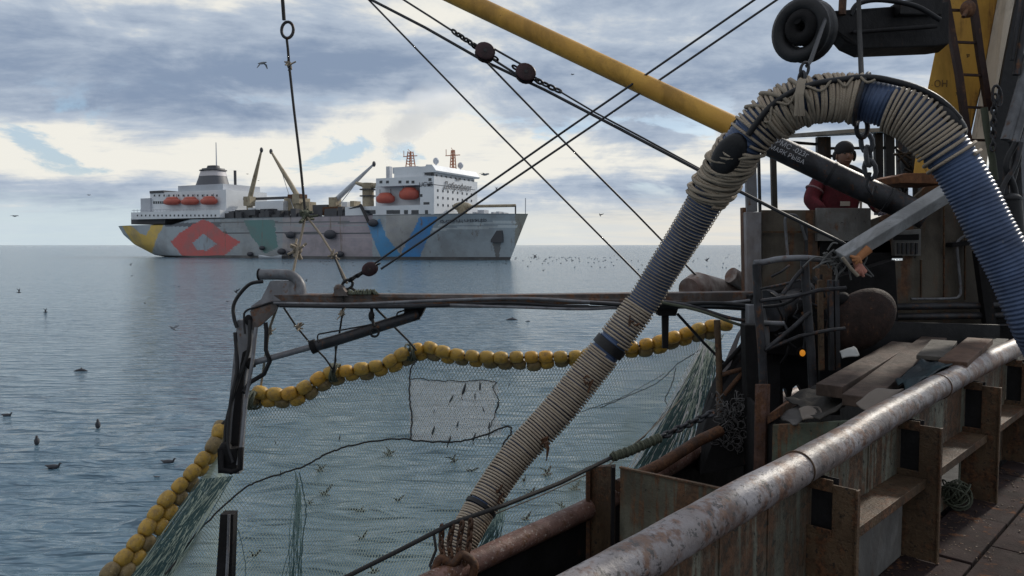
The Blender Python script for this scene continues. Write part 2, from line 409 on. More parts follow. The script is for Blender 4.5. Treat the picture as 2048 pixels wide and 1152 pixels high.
PAINT = [([(244, 452), (261, 450), (280, 467), (292, 471), (304, 447), (331, 443), (326, 452), (312, 479), (302, 512), (275, 512), (261, 479)], (.70, .47, .08)),
 ([(341, 484), (358, 467), (385, 450), (407, 438), (426, 447), (443, 462), (481, 484), (458, 503), (438, 520), (370, 520), (355, 500)], (.55, .10, .09)),
 ([(486, 440), (548, 440), (556, 495), (530, 508), (504, 474)], (.10, .22, .21)),
 ([(734, 445), (760, 438), (772, 472), (806, 515), (806, 527), (768, 527), (746, 478)], (.07, .28, .55)),
 ([(839, 434), (875, 434), (861, 464), (834, 527), (800, 527), (806, 500), (832, 450)], (.06, .27, .62))]
INNER = [(385, 486), (407, 467), (433, 488), (414, 501), (394, 500)]
STR = [([(878, 447), (1032, 441), (1032, 446), (876, 452)], (.6, .64, .66)), ([(866, 456), (1034, 450), (1034, 455), (864, 461)], (.6, .64, .66)),
 ([(985, 485), (1002, 485), (998, 516), (992, 516)], (.16, .16, .16)),
 ([(440, 443), (736, 443), (736, 446), (440, 446)], (.13, .14, .15)), ([(440, 449), (736, 450), (736, 453), (440, 452)], (.33, .35, .37)), ([(440, 464), (745, 465), (745, 469), (440, 467)], (.08, .08, .09)),
 ([(330, 446), (442, 445), (442, 453), (330, 453)], (.10, .11, .13)), ([(640, 473), (746, 473), (746, 476), (640, 476)], (.4, .35, .37))]
def hull_col(px, py, z):
    n = mnoise.noise(Vector((px*.05, py*.09, 0)))*.5+mnoise.noise(Vector((px*.16, py*.25, 3)))*.4
    if z < .7: return (.06, .055, .055)
    if inpoly(px, py, STR[2][0]): return STR[2][1]
    for P, c in PAINT:
        if inpoly(px+n*2, py+n*2, P):
            if c[0] > .5 and c[1] < .15 and inpoly(px, py, INNER): return (.33, .39, .45)
            return c if c[2] > .2 or n < .55 else tuple(.6*a+.1 for a in c)
    for P, c in STR:
        if inpoly(px, py, P): return c
    if 600 < px < 745: return (.36+n*.12, .31+n*.08, .34+n*.07)
    if 565 < px <= 600: return (.36+n*.10, .33+n*.08, .34)
    if 440 < px <= 565: return (.31+n*.10, .34+n*.09, .36+n*.07)
    if 772 < px < 835: return (.36+n*.05, .36+n*.04, .36)
    if px > 1030: return (.30, .29, .25)
    return tuple(c+n*.02 for c in GREY)
def hull():
    NS, NZ = 430, 36; ztop = lambda f: 11.8 if f < .70 else (11.8-1.6*min(1, (f-.70)/.06))
    def S0(z): return -5.2*max(z, 0)/11.8
    def S1(z): return float(np.interp(z, [-1, 0, .5, 4, 7.3, 10.2, 12], [122, 127, 132, 142, 147.5, 150, 151]))
    fr = [(.5-.5*math.cos(math.pi*min(1, i/NS*1.0)))*.35+.65*i/NS for i in range(NS+1)]
    B = MB(); idx = {}
    for side in (1, -1):
        for i, f in enumerate(fr):
            for j in range(NZ+1):
                z = -1+(ztop(f)+1)*j/NZ; a, b_ = S0(z), S1(z); s = a+(b_-a)*f
                l0 = 48-22*max(z, 0)/11.8; tb = min(1, (s-a)/l0); ts = min(1, (b_-s)/26)
                tb = max(0, tb); ts = max(0, ts); hb_ = SB*(math.sin(math.pi/2*tb)**.85)*(math.sin(math.pi/2*ts)**.45)
                idx[side, i, j] = len(B.v); B.v.append(tuple(sp(s, side*hb_, z)))
    for side in (1, -1):
        if side == -1: NSs = 1
        for i in range(NS):
            for j in range(NZ):
                F = (idx[side, i, j], idx[side, i+1, j], idx[side, i+1, j+1], idx[side, i, j+1]); F = F[::-1] if side == 1 else F
                c = Vector([sum(B.v[k][m] for k in F)/4 for m in range(3)])
                if side == 1: px, py = proj(c); col = hull_col(px, py, c.z)
                else: col = GREY
                B.f.append(F); B.sm.append(True); B.fc.append(col)
    for i in range(NS):
        F = (idx[1, i, NZ], idx[1, i+1, NZ], idx[-1, i+1, NZ], idx[-1, i, NZ]); B.f.append(F); B.sm.append(False); B.fc.append((.2, .2, .2))
    return B
M_hull = surf('ship_hull', GREY, (.17, .16, .155), rust=.22, streak=.85, scale=.16, rough=.5, bump=.0, attr='paint', fine=2, rustc=(.14, .09, .07), rust2=(.2, .14, .1))
M_swhite = surf('ship_white', (.70, .73, .77), (.62, .65, .69), rust=.04, streak=.9, scale=.18, rough=.5, bump=0, fine=3, rustc=(.35, .28, .22), rust2=(.4, .33, .27))
M_sgrey = surf('ship_greyhouse', (.50, .53, .58), (.42, .44, .48), scale=.2, rough=.5, bump=0, fine=3)
M_sglass = plain('ship_window', (.03, .035, .045), .2)
M_sbeige = surf('ship_beige', (.36, .31, .22), (.26, .22, .16), rust=.35, scale=.5, rough=.6, bump=0, fine=3)
M_sdark = plain('ship_dark', (.05, .052, .06), .6)
M_sorange = plain('mast_orange', (.40, .17, .10), .6)
hull().build('hull', M_hull, ship, col=GREY)
# local box on the ship: s range, offset range, z range
SM = Matrix((SD, SN, Vector((0, 0, 1)))).transposed()
def sbox(B, s0, s1, o0, o1, z0, z1): B.box(sp((s0+s1)/2, (o0+o1)/2, (z0+z1)/2), (abs(s1-s0), abs(o1-o0), abs(z1-z0)), SM)
def pbox(B, x0, x1, y0, y1, off=SB-.3, deep=3.0, zb=None):
    a, z1 = s2(x0, y0, off); b_, _ = s2(x1, y0, off); _, z0 = s2((x0+x1)/2, y1, off)
    sbox(B, a, b_, off, off-deep, z0 if zb is None else zb, z1)
def hbox(name, m_, x0, x1, y0, y1, off=SB-.3, deep=3.0, zb=None):
    B = MB(); pbox(B, x0, x1, y0, y1, off, deep, zb); return B.build(name, m_, ship)
ZD = 11.75
# --- forward accommodation block
B = MB()
pbox(B, 690, 868, 414, 440, SB-.3, 2*SB-.6, ZD-.1)          # lower house, full width
B.build('deckhouse', M_swhite, ship)
B = MB(); pbox(B, 752, 868, 357, 371, SB-.4, 2*SB-.8); pbox(B, 840, 868, 371, 414, SB-.4, 2*SB-.8); pbox(B, 751, 840, 371, 414, SB-4.0, 2*SB-8)
pbox(B, 788, 868, 336, 357, SB-1.2, 2*SB-2.4)
sB = B.build('superstructure', M_swhite, ship)
# bridge visor: sloping roof edge round the front
sf, zf = s2(868, 345, SB-.4); _, zt_ = s2(868, 329, SB-.4); sl_, _ = s2(846, 340, SB-.4)
B = MB(); sec = [(sl_, zf+.1), (sf-.5, zf+.1), (sf-.7, zf+.5), (sf+.5, zt_), (sf+2.2, zt_+.1)]
B.prism([sp(s, SB-.2, z) for s, z in sec], -SN*(2*SB-.4)); B.build('bridge_roof', M_swhite, ship)
B = MB(); pbox(B, 785, 836, 335, 346, SB-2, 2*SB-4); B.build('roof_house', M_sgrey, ship)
# windows: side and front rows, each one a part
def win(px, py, w=.9, h=.8, off=SB-.28, nm='window'):
    s, z = s2(px, py, off); B = MB(); sbox(B, s-w/2, s+w/2, off+.05, off-.2, z-h/2, z+h/2); B.build(nm, M_sglass, ship)
for px, w in ((735, 1.9), (745, 2.0), (780, 2.2), (793, 2.2), (812, 1.2), (830, 2.2), (853, .9), (738, 2.4)):
    win(px, 424 if px != 738 else 432, w, 1.0)
for px, py in ((852, 347), (857, 347), (863, 347), (860, 359), (865, 349), (850, 407), (856, 407), (842, 391), (858, 370), (815, 364), (826, 364), (800, 364), (775, 364), (762, 364)):
    win(px, py, .9, .7, SB-.4)
def fwin(fr, py, w=.7, h=.7):
    # fraction across the front face (0 = near side)
    o_ = (SB-.4)-(2*SB-.8)*fr; _, z = s2(868, py, SB-.4); B = MB()
    sbox(B, sf-.06, sf+.2, o_-w/2, o_+w/2, z-h/2, z+h/2); B.build('window', M_sglass, ship)
for py, n in ((380, 8), (394, 8), (409, 7)):
    for k in range(n): fwin(.08+.11*k, py, .55, .6)
for k in range(9): fwin(.06+.105*k, 350, .5, .45)
# lettering
def text(body, p, xdir, zdir, size, m_, parent, name='lettering', shear=0, depth=.02, space=1.0):
    cu = bpy.data.curves.new(name, 'FONT'); cu.body = body; cu.size = size; cu.shear = shear; cu.extrude = depth; cu.align_x = 'CENTER'; cu.align_y = 'CENTER'; cu.space_character = space
    to = bpy.data.objects.new('tmp', cu); sc.collection.objects.link(to)
    dg = bpy.context.evaluated_depsgraph_get(); me = bpy.data.meshes.new_from_object(to.evaluated_get(dg)); bpy.data.objects.remove(to)
    xd = Vector(xdir).normalized(); zd = Vector(zdir).normalized(); yd = xd.cross(zd)   # text lies in x/z, faces -y
    Mx = Matrix((xd, zd, xd.cross(zd))).transposed()
    me.transform(Mx.to_4x4()); me.transform(Matrix.Translation(Vector(p)-Vector(parent['_o'])))
    me.materials.clear(); me.materials.append(m_); me.name = name
    ob = bpy.data.objects.new(name, me); sc.collection.objects.link(ob); ob.parent = parent; ob['_o'] = tuple(parent['_o'])
    return ob
M_ink = plain('dark_lettering', (.06, .065, .08), .6)
_, zz = s2(868, 368, SB-.4)
text('Доброфлот', sp(sf-.15, -0.2, zz), -SN, (0, 0, 1), 2.6, M_ink, ship, shear=.25)
text('ФЛОТ', sp(sf-.15, -.5, zz+1.9), -SN, (0, 0, 1), .8, M_ink, ship)
s_, z_ = s2(852, 369, SB-.3); text('UCVB', sp(s_, SB-.2, z_), -SD, (0, 0, 1), 1.6, M_ink, ship)
# name on the flared bow, following the hull
def hull_off(s, z):
    a = -5.2*z/11.8; l0 = 48-22*z/11.8; return SB*math.sin(math.pi/2*min(1, (s-a)/l0))**.85
nm = 'ВСЕВОЛОД СИБИРЦЕВ'
for k, chh in enumerate(nm):
    if chh == ' ': continue
    px = 884+5.4*k; s_, z_ = s2(px, 441, SB)
    for _ in range(4): o_ = hull_off(s_, z_); s_, z_ = s2(px, 441.5-k*.1, o_)
    o2_ = hull_off(s_-.5, z_); xd = (sp(s_-.5, o2_, z_)-sp(s_+.0, o_, z_))
    text(chh, sp(s_, o_+.1, z_), xd, (0, 0, 1), 1.45, M_ink, ship, depth=.01)
# funnel aft, masts, domes, cranes
def vcyl(name, m_, px, y0, y1, r, off=0, r2=None, parent=ship):
    a, z1 = s2(px, y0, off); _, z0 = s2(px, y1, off); return MB().cyl(sp(a, off, z0), sp(a, off, z1), r, 16, r2).build(name, m_, parent)
hbox('stack_pipe', M_sgrey, 772, 779, 333, 357, 2, 1.2)
# aft accommodation
hbox('aft_deckhouse', M_swhite, 262, 440, 425, 437, SB-.4, 2*SB-.8)
hbox('aft_superstructure', M_swhite, 300, 452, 386, 425.5, SB-3.2, 2*SB-6.4)
hbox('aft_wing', M_sgrey, 281, 300, 397, 425.5, SB-2.5, 2*SB-5)
hbox('aft_upper_house', M_sgrey, 356, 446, 372, 386.2, SB-4, 2*SB-8)
hbox('aft_roof', M_sdark, 299, 327, 382, 386.2, SB-3, 2*SB-6)
hbox('stern_gallery', M_sdark, 262, 330, 437, 448, SB-2.2, 2*SB-5)
a0, zf0 = s2(386, 371, 3); a1, _ = s2(434, 371, 3); _, zf1 = s2(410, 331, 3); sc0 = (a0+a1)/2; wl = abs(a1-a0)/2
def fsec(t, ex=0):   # funnel cross section at height fraction t
    z = zf0+(zf1-zf0)*t; hl = wl*(1-.42*t)+ex; hw = 3.6*(1-.3*t)+ex
    return [sp(sc0+hl*math.copysign(abs(math.cos(u))**.6, math.cos(u))-t*.6, hw*math.copysign(abs(math.sin(u))**.6, math.sin(u)), z) for u in [2*math.pi*k/20 for k in range(20)]]
M_fdark = plain('funnel_dark', (.07, .075, .09), .5); M_fred = plain('funnel_band', (.45, .43, .45), .5)
fun = MB()
def loft(B, A, C):
    n = len(A); B.add(A+C, [(i, (i+1) % n, n+(i+1) % n, n+i) for i in range(n)], True); B.add(C, [tuple(range(n))])
loft(fun, fsec(0), fsec(.88)); funo = fun.build('funnel', M_fdark, ship)
B = MB(); loft(B, fsec(.47, .08), fsec(.74, .08)); B.build('white_band', M_fred, funo)
B = MB(); loft(B, fsec(.76, .5), fsec(.81, .5)); loft(B, fsec(.81, -1.2), fsec(1.03, -1.2)); B.build('funnel_cap', M_sdark, funo)
vcyl('aerial_mast', M_sgrey, 432, 285, 375, .28, 0, .12)
vcyl('post', M_sdark, 470, 341, 428, .42, 2)
for x0, y0, x1, y1, off in ((499, 400, 523, 300, 5), (597, 395, 542, 303, 5), (670, 402, 748, 328, 4)):
    a, z0 = s2(x0, y0, off); b_, z1 = s2(x1, y1, off)
    cr_ = MB(); cr_.cyl(sp(a, off, 11), sp(a, off, z0-1.2), .9, 12).box(sp(a, off, z0-.4), (2.6, 2.4, 2.8), SM)
    cro = cr_.build('crane', M_sbeige, ship)
    J = MB(); J.tube([sp(a, off, z0), sp(a+(b_-a)*.5, off, z0+(z1-z0)*.5), sp(b_, off, z1)], [.8, .65, .3], 8); J.build('jib', M_sbeige if x0 < 660 else M_sgrey, cro)
    J = MB(); J.cyl(sp(a+1.2, off, 12.5), sp(a+(b_-a)*.55+.8, off-.6, z0+(z1-z0)*.55-.8), .12, 6); J.build('luffing_ram', M_sgrey, cro)
    J = MB(); J.ell(sp(b_, off, z1), (.5, .5, .8)); J.build('hoist_block', M_sdark, cro)
# deck clutter amidships
hbox('hatch_cover', M_swhite, 510, 566, 403, 422, 6, 7)
hbox('storage_tank', M_sbeige, 568, 592, 396, 428, 4, 6)
vcyl('ventilator', M_swhite, 505, 416, 428, 1.3, 6)
for (x0, x1, y0, y1, m_, off) in ((455, 470, 409, 428, M_sbeige, 3), (476, 492, 404, 428, M_sbeige, 0), (520, 545, 418, 430, M_sdark, 8), (548, 566, 421, 431, M_sdark, 8), (600, 618, 404, 430, M_sbeige, 5), (625, 655, 410, 430, M_sdark, 5), (645, 682, 414, 431, M_rust, 7), (470, 510, 420, 431, M_sdark, 9), (700, 708, 402, 414, M_sbeige, 4), (486, 596, 396, 398, M_sdark, 3), (575, 600, 389, 396, M_rust, 6), (683, 694, 404, 414, M_swhite, 4)):
    hbox('deck_machinery', m_, x0, x1, y0, y1, off, 3)
B = MB()
for k in range(60):
    px = 445+random.random()*250; w = random.uniform(.3, 1.4); s_, z_ = s2(px, 429, 9)
    sbox(B, s_-w, s_+w, 9+random.uniform(-2, 1), 7.5, ZD, ZD+random.uniform(.5, 2.6))
B.build('deck_clutter', M_sdark, ship)
B = MB()
for k in range(26):
    px = 268+k*6.6; s_, z_ = s2(px, 425, SB-.5); B.cyl(sp(s_, SB-.5, z_), sp(s_, SB-.5, z_+1.0), .06, 5)
s0_, z0_ = s2(264, 421, SB-.5); s1_, z1_ = s2(440, 421, SB-.5); B.cyl(sp(s0_, SB-.5, z0_), sp(s1_, SB-.5, z0_), .07, 5); B.build('guard_rail', M_sgrey, ship)
for k in range(20): win(275+k*8.2, 431, .55, .55, SB-.38, 'porthole')
for k in range(14): win(309+k*9.6, 391, .6, .6, SB-3.15, 'porthole')
for k in range(6): win(308+k*4.5, 405, .7, .8, SB-3.15, 'porthole')
# forward crane column with jib
c_ = vcyl('crane_column', M_sbeige, 736, 366, 416, 1.6, 6)
a, z0 = s2(736, 373, 6); b_, z1 = s2(835, 361, 6); b2, z2 = s2(712, 366, 6)
MB().tube([sp(b2, 6, z2), sp(a, 6, z0), sp(b_, 6, z1)], [.4, .8, .5], 8).build('jib', M_sbeige, c_)
B = MB(); 
for y in (380, 393): s_, z_ = s2(736, y, 6); B.cyl(sp(s_, 6, z_), sp(s_, 6, z_+.25), 2.3, 14)
B.build('ring_platform', M_sdark, c_)
# lattice masts on the bridge roof
def lattice(px, y0, y1, w, off):
    s_, zt = s2(px, y0, off); _, zb = s2(px, y1, off); B = MB(); n = 6
    for a in (-w, w):
        for c in (-w, w): B.cyl(sp(s_+a, off+c, zb), sp(s_+a*.5, off+c*.5, zt), .16, 5)
    for k in range(n):
        z = zb+(zt-zb)*(k+.5)/n; f = 1-.5*(k+.5)/n
        B.cyl(sp(s_-w*f*1.6, off, z), sp(s_+w*f*1.6, off, z), .12, 5); B.cyl(sp(s_-w*f, off+w*f, z), sp(s_+w*f, off+w*f, z+1), .08, 5)
    B.cyl(sp(s_-2.2, off, zb+(zt-zb)*.72), sp(s_+2.4, off, zb+(zt-zb)*.72), .13, 5); B.cyl(sp(s_+2.2, off, zb+(zt-zb)*.7), sp(s_+2.2, off, zt+.3), .1, 5)
    return B.build('lattice_mast', M_sorange, ship)
lattice(821, 303, 336, .95, 0); lattice(906, 300, 338, .6, -4)
for px, py, off in ((872, 322, 5), (921, 331, -6)):
    s_, z_ = s2(px, py, off); B = MB(); B.ell(sp(s_, off, z_), (.8, .8, .9)); B.cyl(sp(s_, off, z_-2.2), sp(s_, off, z_), .2, 8); B.build('radar_dome', M_sgrey, ship)
# foredeck
a, z0 = s2(925, 413, 2); B = MB(); B.cyl(sp(a, 2, 11), sp(a, 2, z0+.5), 1.2, 10); B.ell(sp(a, 2, z0), (2.6, 1.2, 1.2)); B.box(sp(a, 2, z0-.6), (2.2, 2, 1.6), SM); fo = B.build('foredeck_crane', M_sbeige, ship)
b_, z1 = s2(1031, 411, 2); MB().cyl(sp(a, 2, z0), sp(b_, 2, z1), .38, 8).build('jib', M_sbeige, fo); MB().cyl(sp(b_, 2, z1), sp(b_, 2, 11.5), .2, 6).build('jib_rest', M_sdark, fo)
a, z0 = s2(1051, 396, 0); MB().cyl(sp(a, 0, 11.5), sp(a, 0, z0), .12, 6).build('jackstaff', M_sgrey, ship)
for x0, x1, y0, y1 in ((955, 968, 420, 432), (982, 987, 424, 432), (992, 998, 423, 432), (1003, 1008, 425, 432), (945, 952, 424, 432)): hbox('windlass', M_sgrey, x0, x1, y0, y1, 3, 2.5, 11.6)
s_, z_ = s2(994, 473, 6)
for _ in range(5): o_ = hull_off(s_, z_); s_, z_ = s2(994, 473, o_)
B = MB(); B.box(sp(s_, o_-.1, z_), (3.1, 1.2, 3.0), SM); B.build('anchor_pocket', M_sdark, ship)
# ------------- lifeboats and fenders hanging on the ship
M_lb = surf('lifeboat_red', (.48, .11, .075), (.38, .09, .07), scale=.4, rough=.45, bump=0, fine=3)
def lifeboat(x0, x1, yc, off, label, h=1.1):
    a, zc = s2(x0, yc, off); b_, _ = s2(x1, yc, off); c = sp((a+b_)/2, off, zc-h); L = abs(a-b_)/2
    root = thing('lifeboat', label, 'lifeboat', c, 'enclosed lifeboats on the factory ship')
    SR = Matrix((SD, SN, Vector((0, 0, 1)))).transposed()
    MB().ell(sp((a+b_)/2, off, zc-.2), (L, 1.4, h*.95), SR, 18, 10, p=.7).build('hull', M_lb, root)
    B = MB(); B.ell(sp((a+b_)/2-.4*L*0, off, zc+.5), (L*.72, 1.15, h*.8), SR, 16, 8, p=.6); B.build('canopy', M_lb, root)
    for t in (-.6, .6): MB().cyl(sp((a+b_)/2+t*L, off, zc+h), sp((a+b_)/2+t*L, off, zc+h*1.9), .09, 5).build('falls', M_sdark, root)
lifeboat(328, 360, 403, SB-2, 'orange lifeboat nearest the stern of the ship'); lifeboat(363, 397, 403, SB-2, 'middle one of three orange lifeboats on the stern deckhouse')
lifeboat(402, 434, 402, SB-2, 'orange lifeboat right below the funnel'); lifeboat(753, 789, 397, SB-1.9, 'lower dark red lifeboat in the recess of the white bridge block', 1.25)
lifeboat(799, 838, 388, SB-1.9, 'higher red lifeboat in the recess, nearest the bridge front', 1.5)
M_fend = plain('fender_rubber', (.045, .047, .058), .7)
def fender(px, py, r, lab=None):
    r *= .6; s_, z_ = s2(px, py, SB+r*.9); o = MB().ell(sp(s_, SB+r*.9, z_), (r*1.3, r, r*.9), SM, 16, 10).build('fender', M_fend)
    tag(o, lab or 'black round rubber fender hanging on the grey ship hull', 'fender', 'fenders hanging along the ship side')
fender(581, 470, 1.9, 'black round fender on the ship side left of the hanging ropes'); fender(660, 469, 2.4, 'large black fender amidships just right of the rope knot'); fender(746, 446, 1.9, 'dark fender high on the hull at the head of the blue stripe')
for px, py, r, l_ in ((524, 496, 1.2, 'small black fender hanging just above the white work boat'), (563, 503, 1.7, 'biggest black fender at the waterline right of the work boat'), (578, 507, 1.3, 'black fender at the waterline behind the hanging rope knot'), (500, 508, 1.3, 'black fender at the waterline left of the work boat'), (680, 508, 1.5, 'black fender at the waterline right of the ropes')): fender(px, py, r, l_)
# dark gangway crane over the side
a, z0 = s2(722, 410, SB); b_, z1 = s2(738, 446, SB+1.6); c2_, z2 = s2(694, 418, SB)
tag(MB().tube([sp(c2_, SB-.5, z2), sp(a, SB-.3, z2+.8), sp(a, SB+.2, z0), sp(b_, SB+1.6, z1)], [.2, .35, .45, .4], 6).build('hose_crane', M_black), 'dark bent arm reaching over the ship side above a fender', 'arm')
# work boat alongside
a, z = s2(540, 514, SB+2); root = thing('work_boat', 'small white open boat lying alongside the factory ship', 'boat', sp(a, SB+2, 0))
B = MB(); n = 14
for i in range(n+1):
    t = i/n*2-1; w = 1.0*(1-abs(t)**2.4)**.6+.02; zt = .6+.5*t*t
    for o_, z_ in ((-w, zt), (-w*.7, .0), (w*.7, .0), (w, zt)): B.v.append(tuple(sp(a+t*4.4, SB+2+o_, z_)))
for i in range(n):
    for k in range(3): B.f.append((i*4+k, i*4+k+1, i*4+5+k, i*4+4+k)); B.sm.append(True); B.fc.append(None)
B.build('hull', M_swhite, root); B = MB(); sbox(B, a-.9, a-.6, SB+1.2, SB+2.8, .45, .55); sbox(B, a+.9, a+1.2, SB+1.2, SB+2.8, .45, .55); B.build('thwart', M_wood, root)
# ------------- steam from the stack
def plume():
    s_, z_ = s2(775, 331, 2); p0 = sp(s_, 2, z_)
    m_ = bpy.data.materials.new('steam'); m_.use_nodes = True; t = m_.node_tree; t.nodes.clear(); N = NT(t)
    o = N.add('ShaderNodeOutputMaterial'); v = N.add('ShaderNodeVolumePrincipled'); t.links.new(v.outputs[0], o.inputs['Volume'])
    g = N.add('ShaderNodeTexCoord').outputs['Object']
    gx = N.add('ShaderNodeSeparateXYZ'); t.links.new(g, gx.inputs[0])
    # axis of the plume: rises and drifts right; radius grows with height
    h = gx.outputs[2]
    cx = N.math('ADD', N.math('MULTIPLY', N.math('POWER', N.math('MAXIMUM', h, 0.0), 1.5), .20), 0.0)
    cxw = N.math('MULTIPLY', cx, 1.0)
    rx = N.math('SUBTRACT', gx.outputs[0], cxw)
    rad = N.math('ADD', N.math('MULTIPLY', N.math('POWER', N.math('MAXIMUM', h, 0.0), 1.15), .42), .7)
    d = N.math('SQRT', N.math('ADD', N.math('MULTIPLY', rx, rx), N.math('MULTIPLY', N.math('MULTIPLY', gx.outputs[1], gx.outputs[1]), 2.0)))
    d = N.math('DIVIDE', d, rad)
    nn = N.noise(g, .16, 6, .6); d = N.math('ADD', d, N.math('MULTIPLY', N.math('SUBTRACT', nn, .5), 2.3))
    den = N.math('MULTIPLY', N.math('SUBTRACT', 1.0, N.step(d, .55, 1.05)), N.math('SUBTRACT', 1.0, N.step(h, 15, 23)))
    den = N.math('MULTIPLY', den, .13); t.links.new(den, v.inputs['Density'])
    v.inputs['Color'].default_value = (.995, .995, .99, 1); v.inputs['Anisotropy'].default_value = .25
    B = MB(); B.ell(p0+Vector((11, 0, 10.5)), (30, 12, 14), None, 24, 14)
    ob = B.build('steam_cloud', m_, loc=tuple(p0)); tag(ob, kind='stuff', label='white steam drifting up from the ship stack', cat='steam')
plume()
# ================================================================== the float line and the net
def D(py): return 9.8-(max(py, 560)-700)/450*2.1
def netp(px, py, off=0): return at(px, py, D(py)+off)
M_fl = [float_mat('float_yellow', (.62, .33, .035), (.22, .12, .035)), float_mat('float_amber', (.50, .30, .045), (.20, .125, .045)), float_mat('float_dull', (.25, .175, .07), (.10, .07, .035))]
def float_mesh(m_):
    B = MB(); prof = [(-.092, .022), (-.094, .045), (-.082, .068), (-.05, .086), (0, .092), (.05, .086), (.082, .068), (.094, .045), (.092, .022)]
    n = 16; vs = [(x, r*math.cos(2*math.pi*k/n), r*math.sin(2*math.pi*k/n)) for x, r in prof for k in range(n)]
    fs = [(i*n+k, i*n+(k+1) % n, (i+1)*n+(k+1) % n, (i+1)*n+k) for i in range(len(prof)-1) for k in range(n)]
    B.add(vs, fs, True); B.add(vs[:n], [tuple(range(n))[::-1]]); B.add(vs[-n:], [tuple(range(n))])
    me = bpy.data.meshes.new('net_float'); me.from_pydata(B.v, [], B.f); me.polygons.foreach_set('use_smooth', B.sm); me.materials.append(m_); return me
FM = [float_mesh(m_) for m_ in M_fl]
UPP = [(505, 782), (560, 789), (600, 780), (626, 764), (655, 746), (700, 740), (735, 736), (770, 728), (795, 712), (822, 700), (850, 693), (882, 703), (930, 711), (1000, 715), (1090, 714), (1160, 711), (1215, 706), (1270, 694), (1330, 680), (1380, 664), (1425, 650), (1466, 652)]
LOW = [(492, 800), (540, 803), (585, 803), (615, 792), (645, 770), (700, 750), (745, 746), (790, 730), (825, 715), (855, 705), (900, 717), (1000, 726), (1070, 730), (1120, 724), (1190, 716), (1240, 706), (1300, 699), (1345, 686), (1400, 672), (1435, 664)]
LA = [(438, 850), (432, 880), (398, 930), (345, 985), (320, 1015), (290, 1060), (262, 1100), (232, 1130), (205, 1162)]
LB = [(446, 842), (424, 905), (400, 938), (378, 968), (352, 1005), (326, 1045), (302, 1075), (275, 1110), (245, 1150), (240, 1162)]
fcount = 0
def float_row(pts, off, pal, label, group, dz=0.0):
    global fcount
    P = resample([netp(x, y, off) for x, y in [tuple(q) for q in smooth(pts, 8)]], .19)
    for a, b_ in zip(P, P[1:]):
        mi = random.choice(pal); me = FM[mi]; o = bpy.data.objects.new('net_float', me); sc.collection.objects.link(o)
        c = (a+b_)/2; d = (b_-a).normalized(); o.location = c+Vector((random.uniform(-.008, .008), random.uniform(-.02, .02), random.uniform(-.008, .008)))
        q = d.to_track_quat('X', 'Z').to_euler(); o.rotation_euler = (q.x+random.uniform(-.5, .5), q.y+random.uniform(-.09, .09), q.z+random.uniform(-.08, .08))
        k = random.uniform(.93, 1.06); o.scale = (k*.99, k*.93, k*.93)
        tag(o, label, 'float', group); fcount += 1
    return P
PU = float_row(UPP, 0, [0, 0, 1, 1], 'yellow barrel-shaped net float in the upper row of the float line', 'floats of the upper row')
PL = float_row(LOW, .14, [1, 2, 2], 'duller float in the lower row, tucked under the yellow float line', 'floats of the lower row')
float_row(LA, 0, [1, 1, 2], 'float in the outer row running down to the bottom left corner', 'floats of the outer left row')
float_row(LB, .12, [2, 2, 1], 'brownish float in the inner row beside the hanging net, lower left', 'floats of the inner left row')
tag(MB().tube(PU, .016, 6).build('float_line', M_roped), 'thin rope threaded through the upper row of yellow floats', 'rope')
tag(MB().tube([netp(x, y, .0) for x, y in ((505, 782), (494, 800), (470, 825), (446, 846), (436, 860))], .016, 6).build('float_line', M_roped), 'short rope joining the floats behind the steel leg', 'rope')
# --- net: every twine is a thin ribbon
M_net = plain('net_twine', (.30, .35, .28), .8); M_netw = plain('pale_twine', (.58, .56, .53), .8); M_netd = plain('dark_green_twine', (.035, .075, .075), .8)
TOP = [(256, 1158), (300, 1090), (360, 1010), (420, 930), (447, 880), (478, 815), (520, 806), (600, 800), (660, 765), (750, 748), (830, 712), (930, 722), (1060, 730), (1150, 722), (1250, 706), (1330, 693), (1400, 678), (1448, 668)]
BOT = [(258, 1175), (285, 1175), (320, 1175), (365, 1175), (405, 1175), (450, 1175), (500, 1175), (580, 1175), (650, 1175), (740, 1175), (830, 1175), (910, 1175), (1000, 1175), (1080, 1165), (1150, 1120), (1210, 1065), (1270, 1000), (1320, 930)]
tp = smooth(TOP, 16); bt = smooth(BOT, 16); NT_ = len(tp)
def netuv(u, v):
    x = u*(NT_-1); i = min(int(x), NT_-2); f = x-i
    a = tp[i]*(1-f)+tp[i+1]*f; b_ = bt[i]*(1-f)+bt[i+1]*f
    sag = math.sin(math.pi*v)
    p = a*(1-v)+b_*v+np.array([sag*10*math.sin(u*19)+mnoise.noise(Vector((u*14, v*5, 1)))*9*sag, mnoise.noise(Vector((u*14, v*5, 7)))*6*sag])
    return p
def ribbons(B, nodes, edges, w):
    for a, b_ in edges:
        p, q = nodes[a], nodes[b_]; d = q-p; L = d.length
        if L < 1e-4: continue
        n_ = d.cross(p-CAM); 
        if n_.length < 1e-9: continue
        n_ = n_.normalized()*w/2; i = len(B.v)
        B.v += [tuple(p-n_), tuple(p+n_), tuple(q+n_), tuple(q-n_)]; B.f.append((i, i+1, i+2, i+3)); B.sm.append(False); B.fc.append(None)
net = thing('fishing_net', 'fine pale green fishing net hanging below the yellow floats', 'net', netp(800, 1150))
arc = [0]
for i in range(1, NT_): arc.append(arc[-1]+math.hypot(*((tp[i]-tp[i-1])*.5+(bt[i]-bt[i-1])*.5)))
NU, NV = 206, 76
us = np.interp(np.linspace(0, arc[-1], NU), arc, np.linspace(0, 1, NT_))
nodes = []
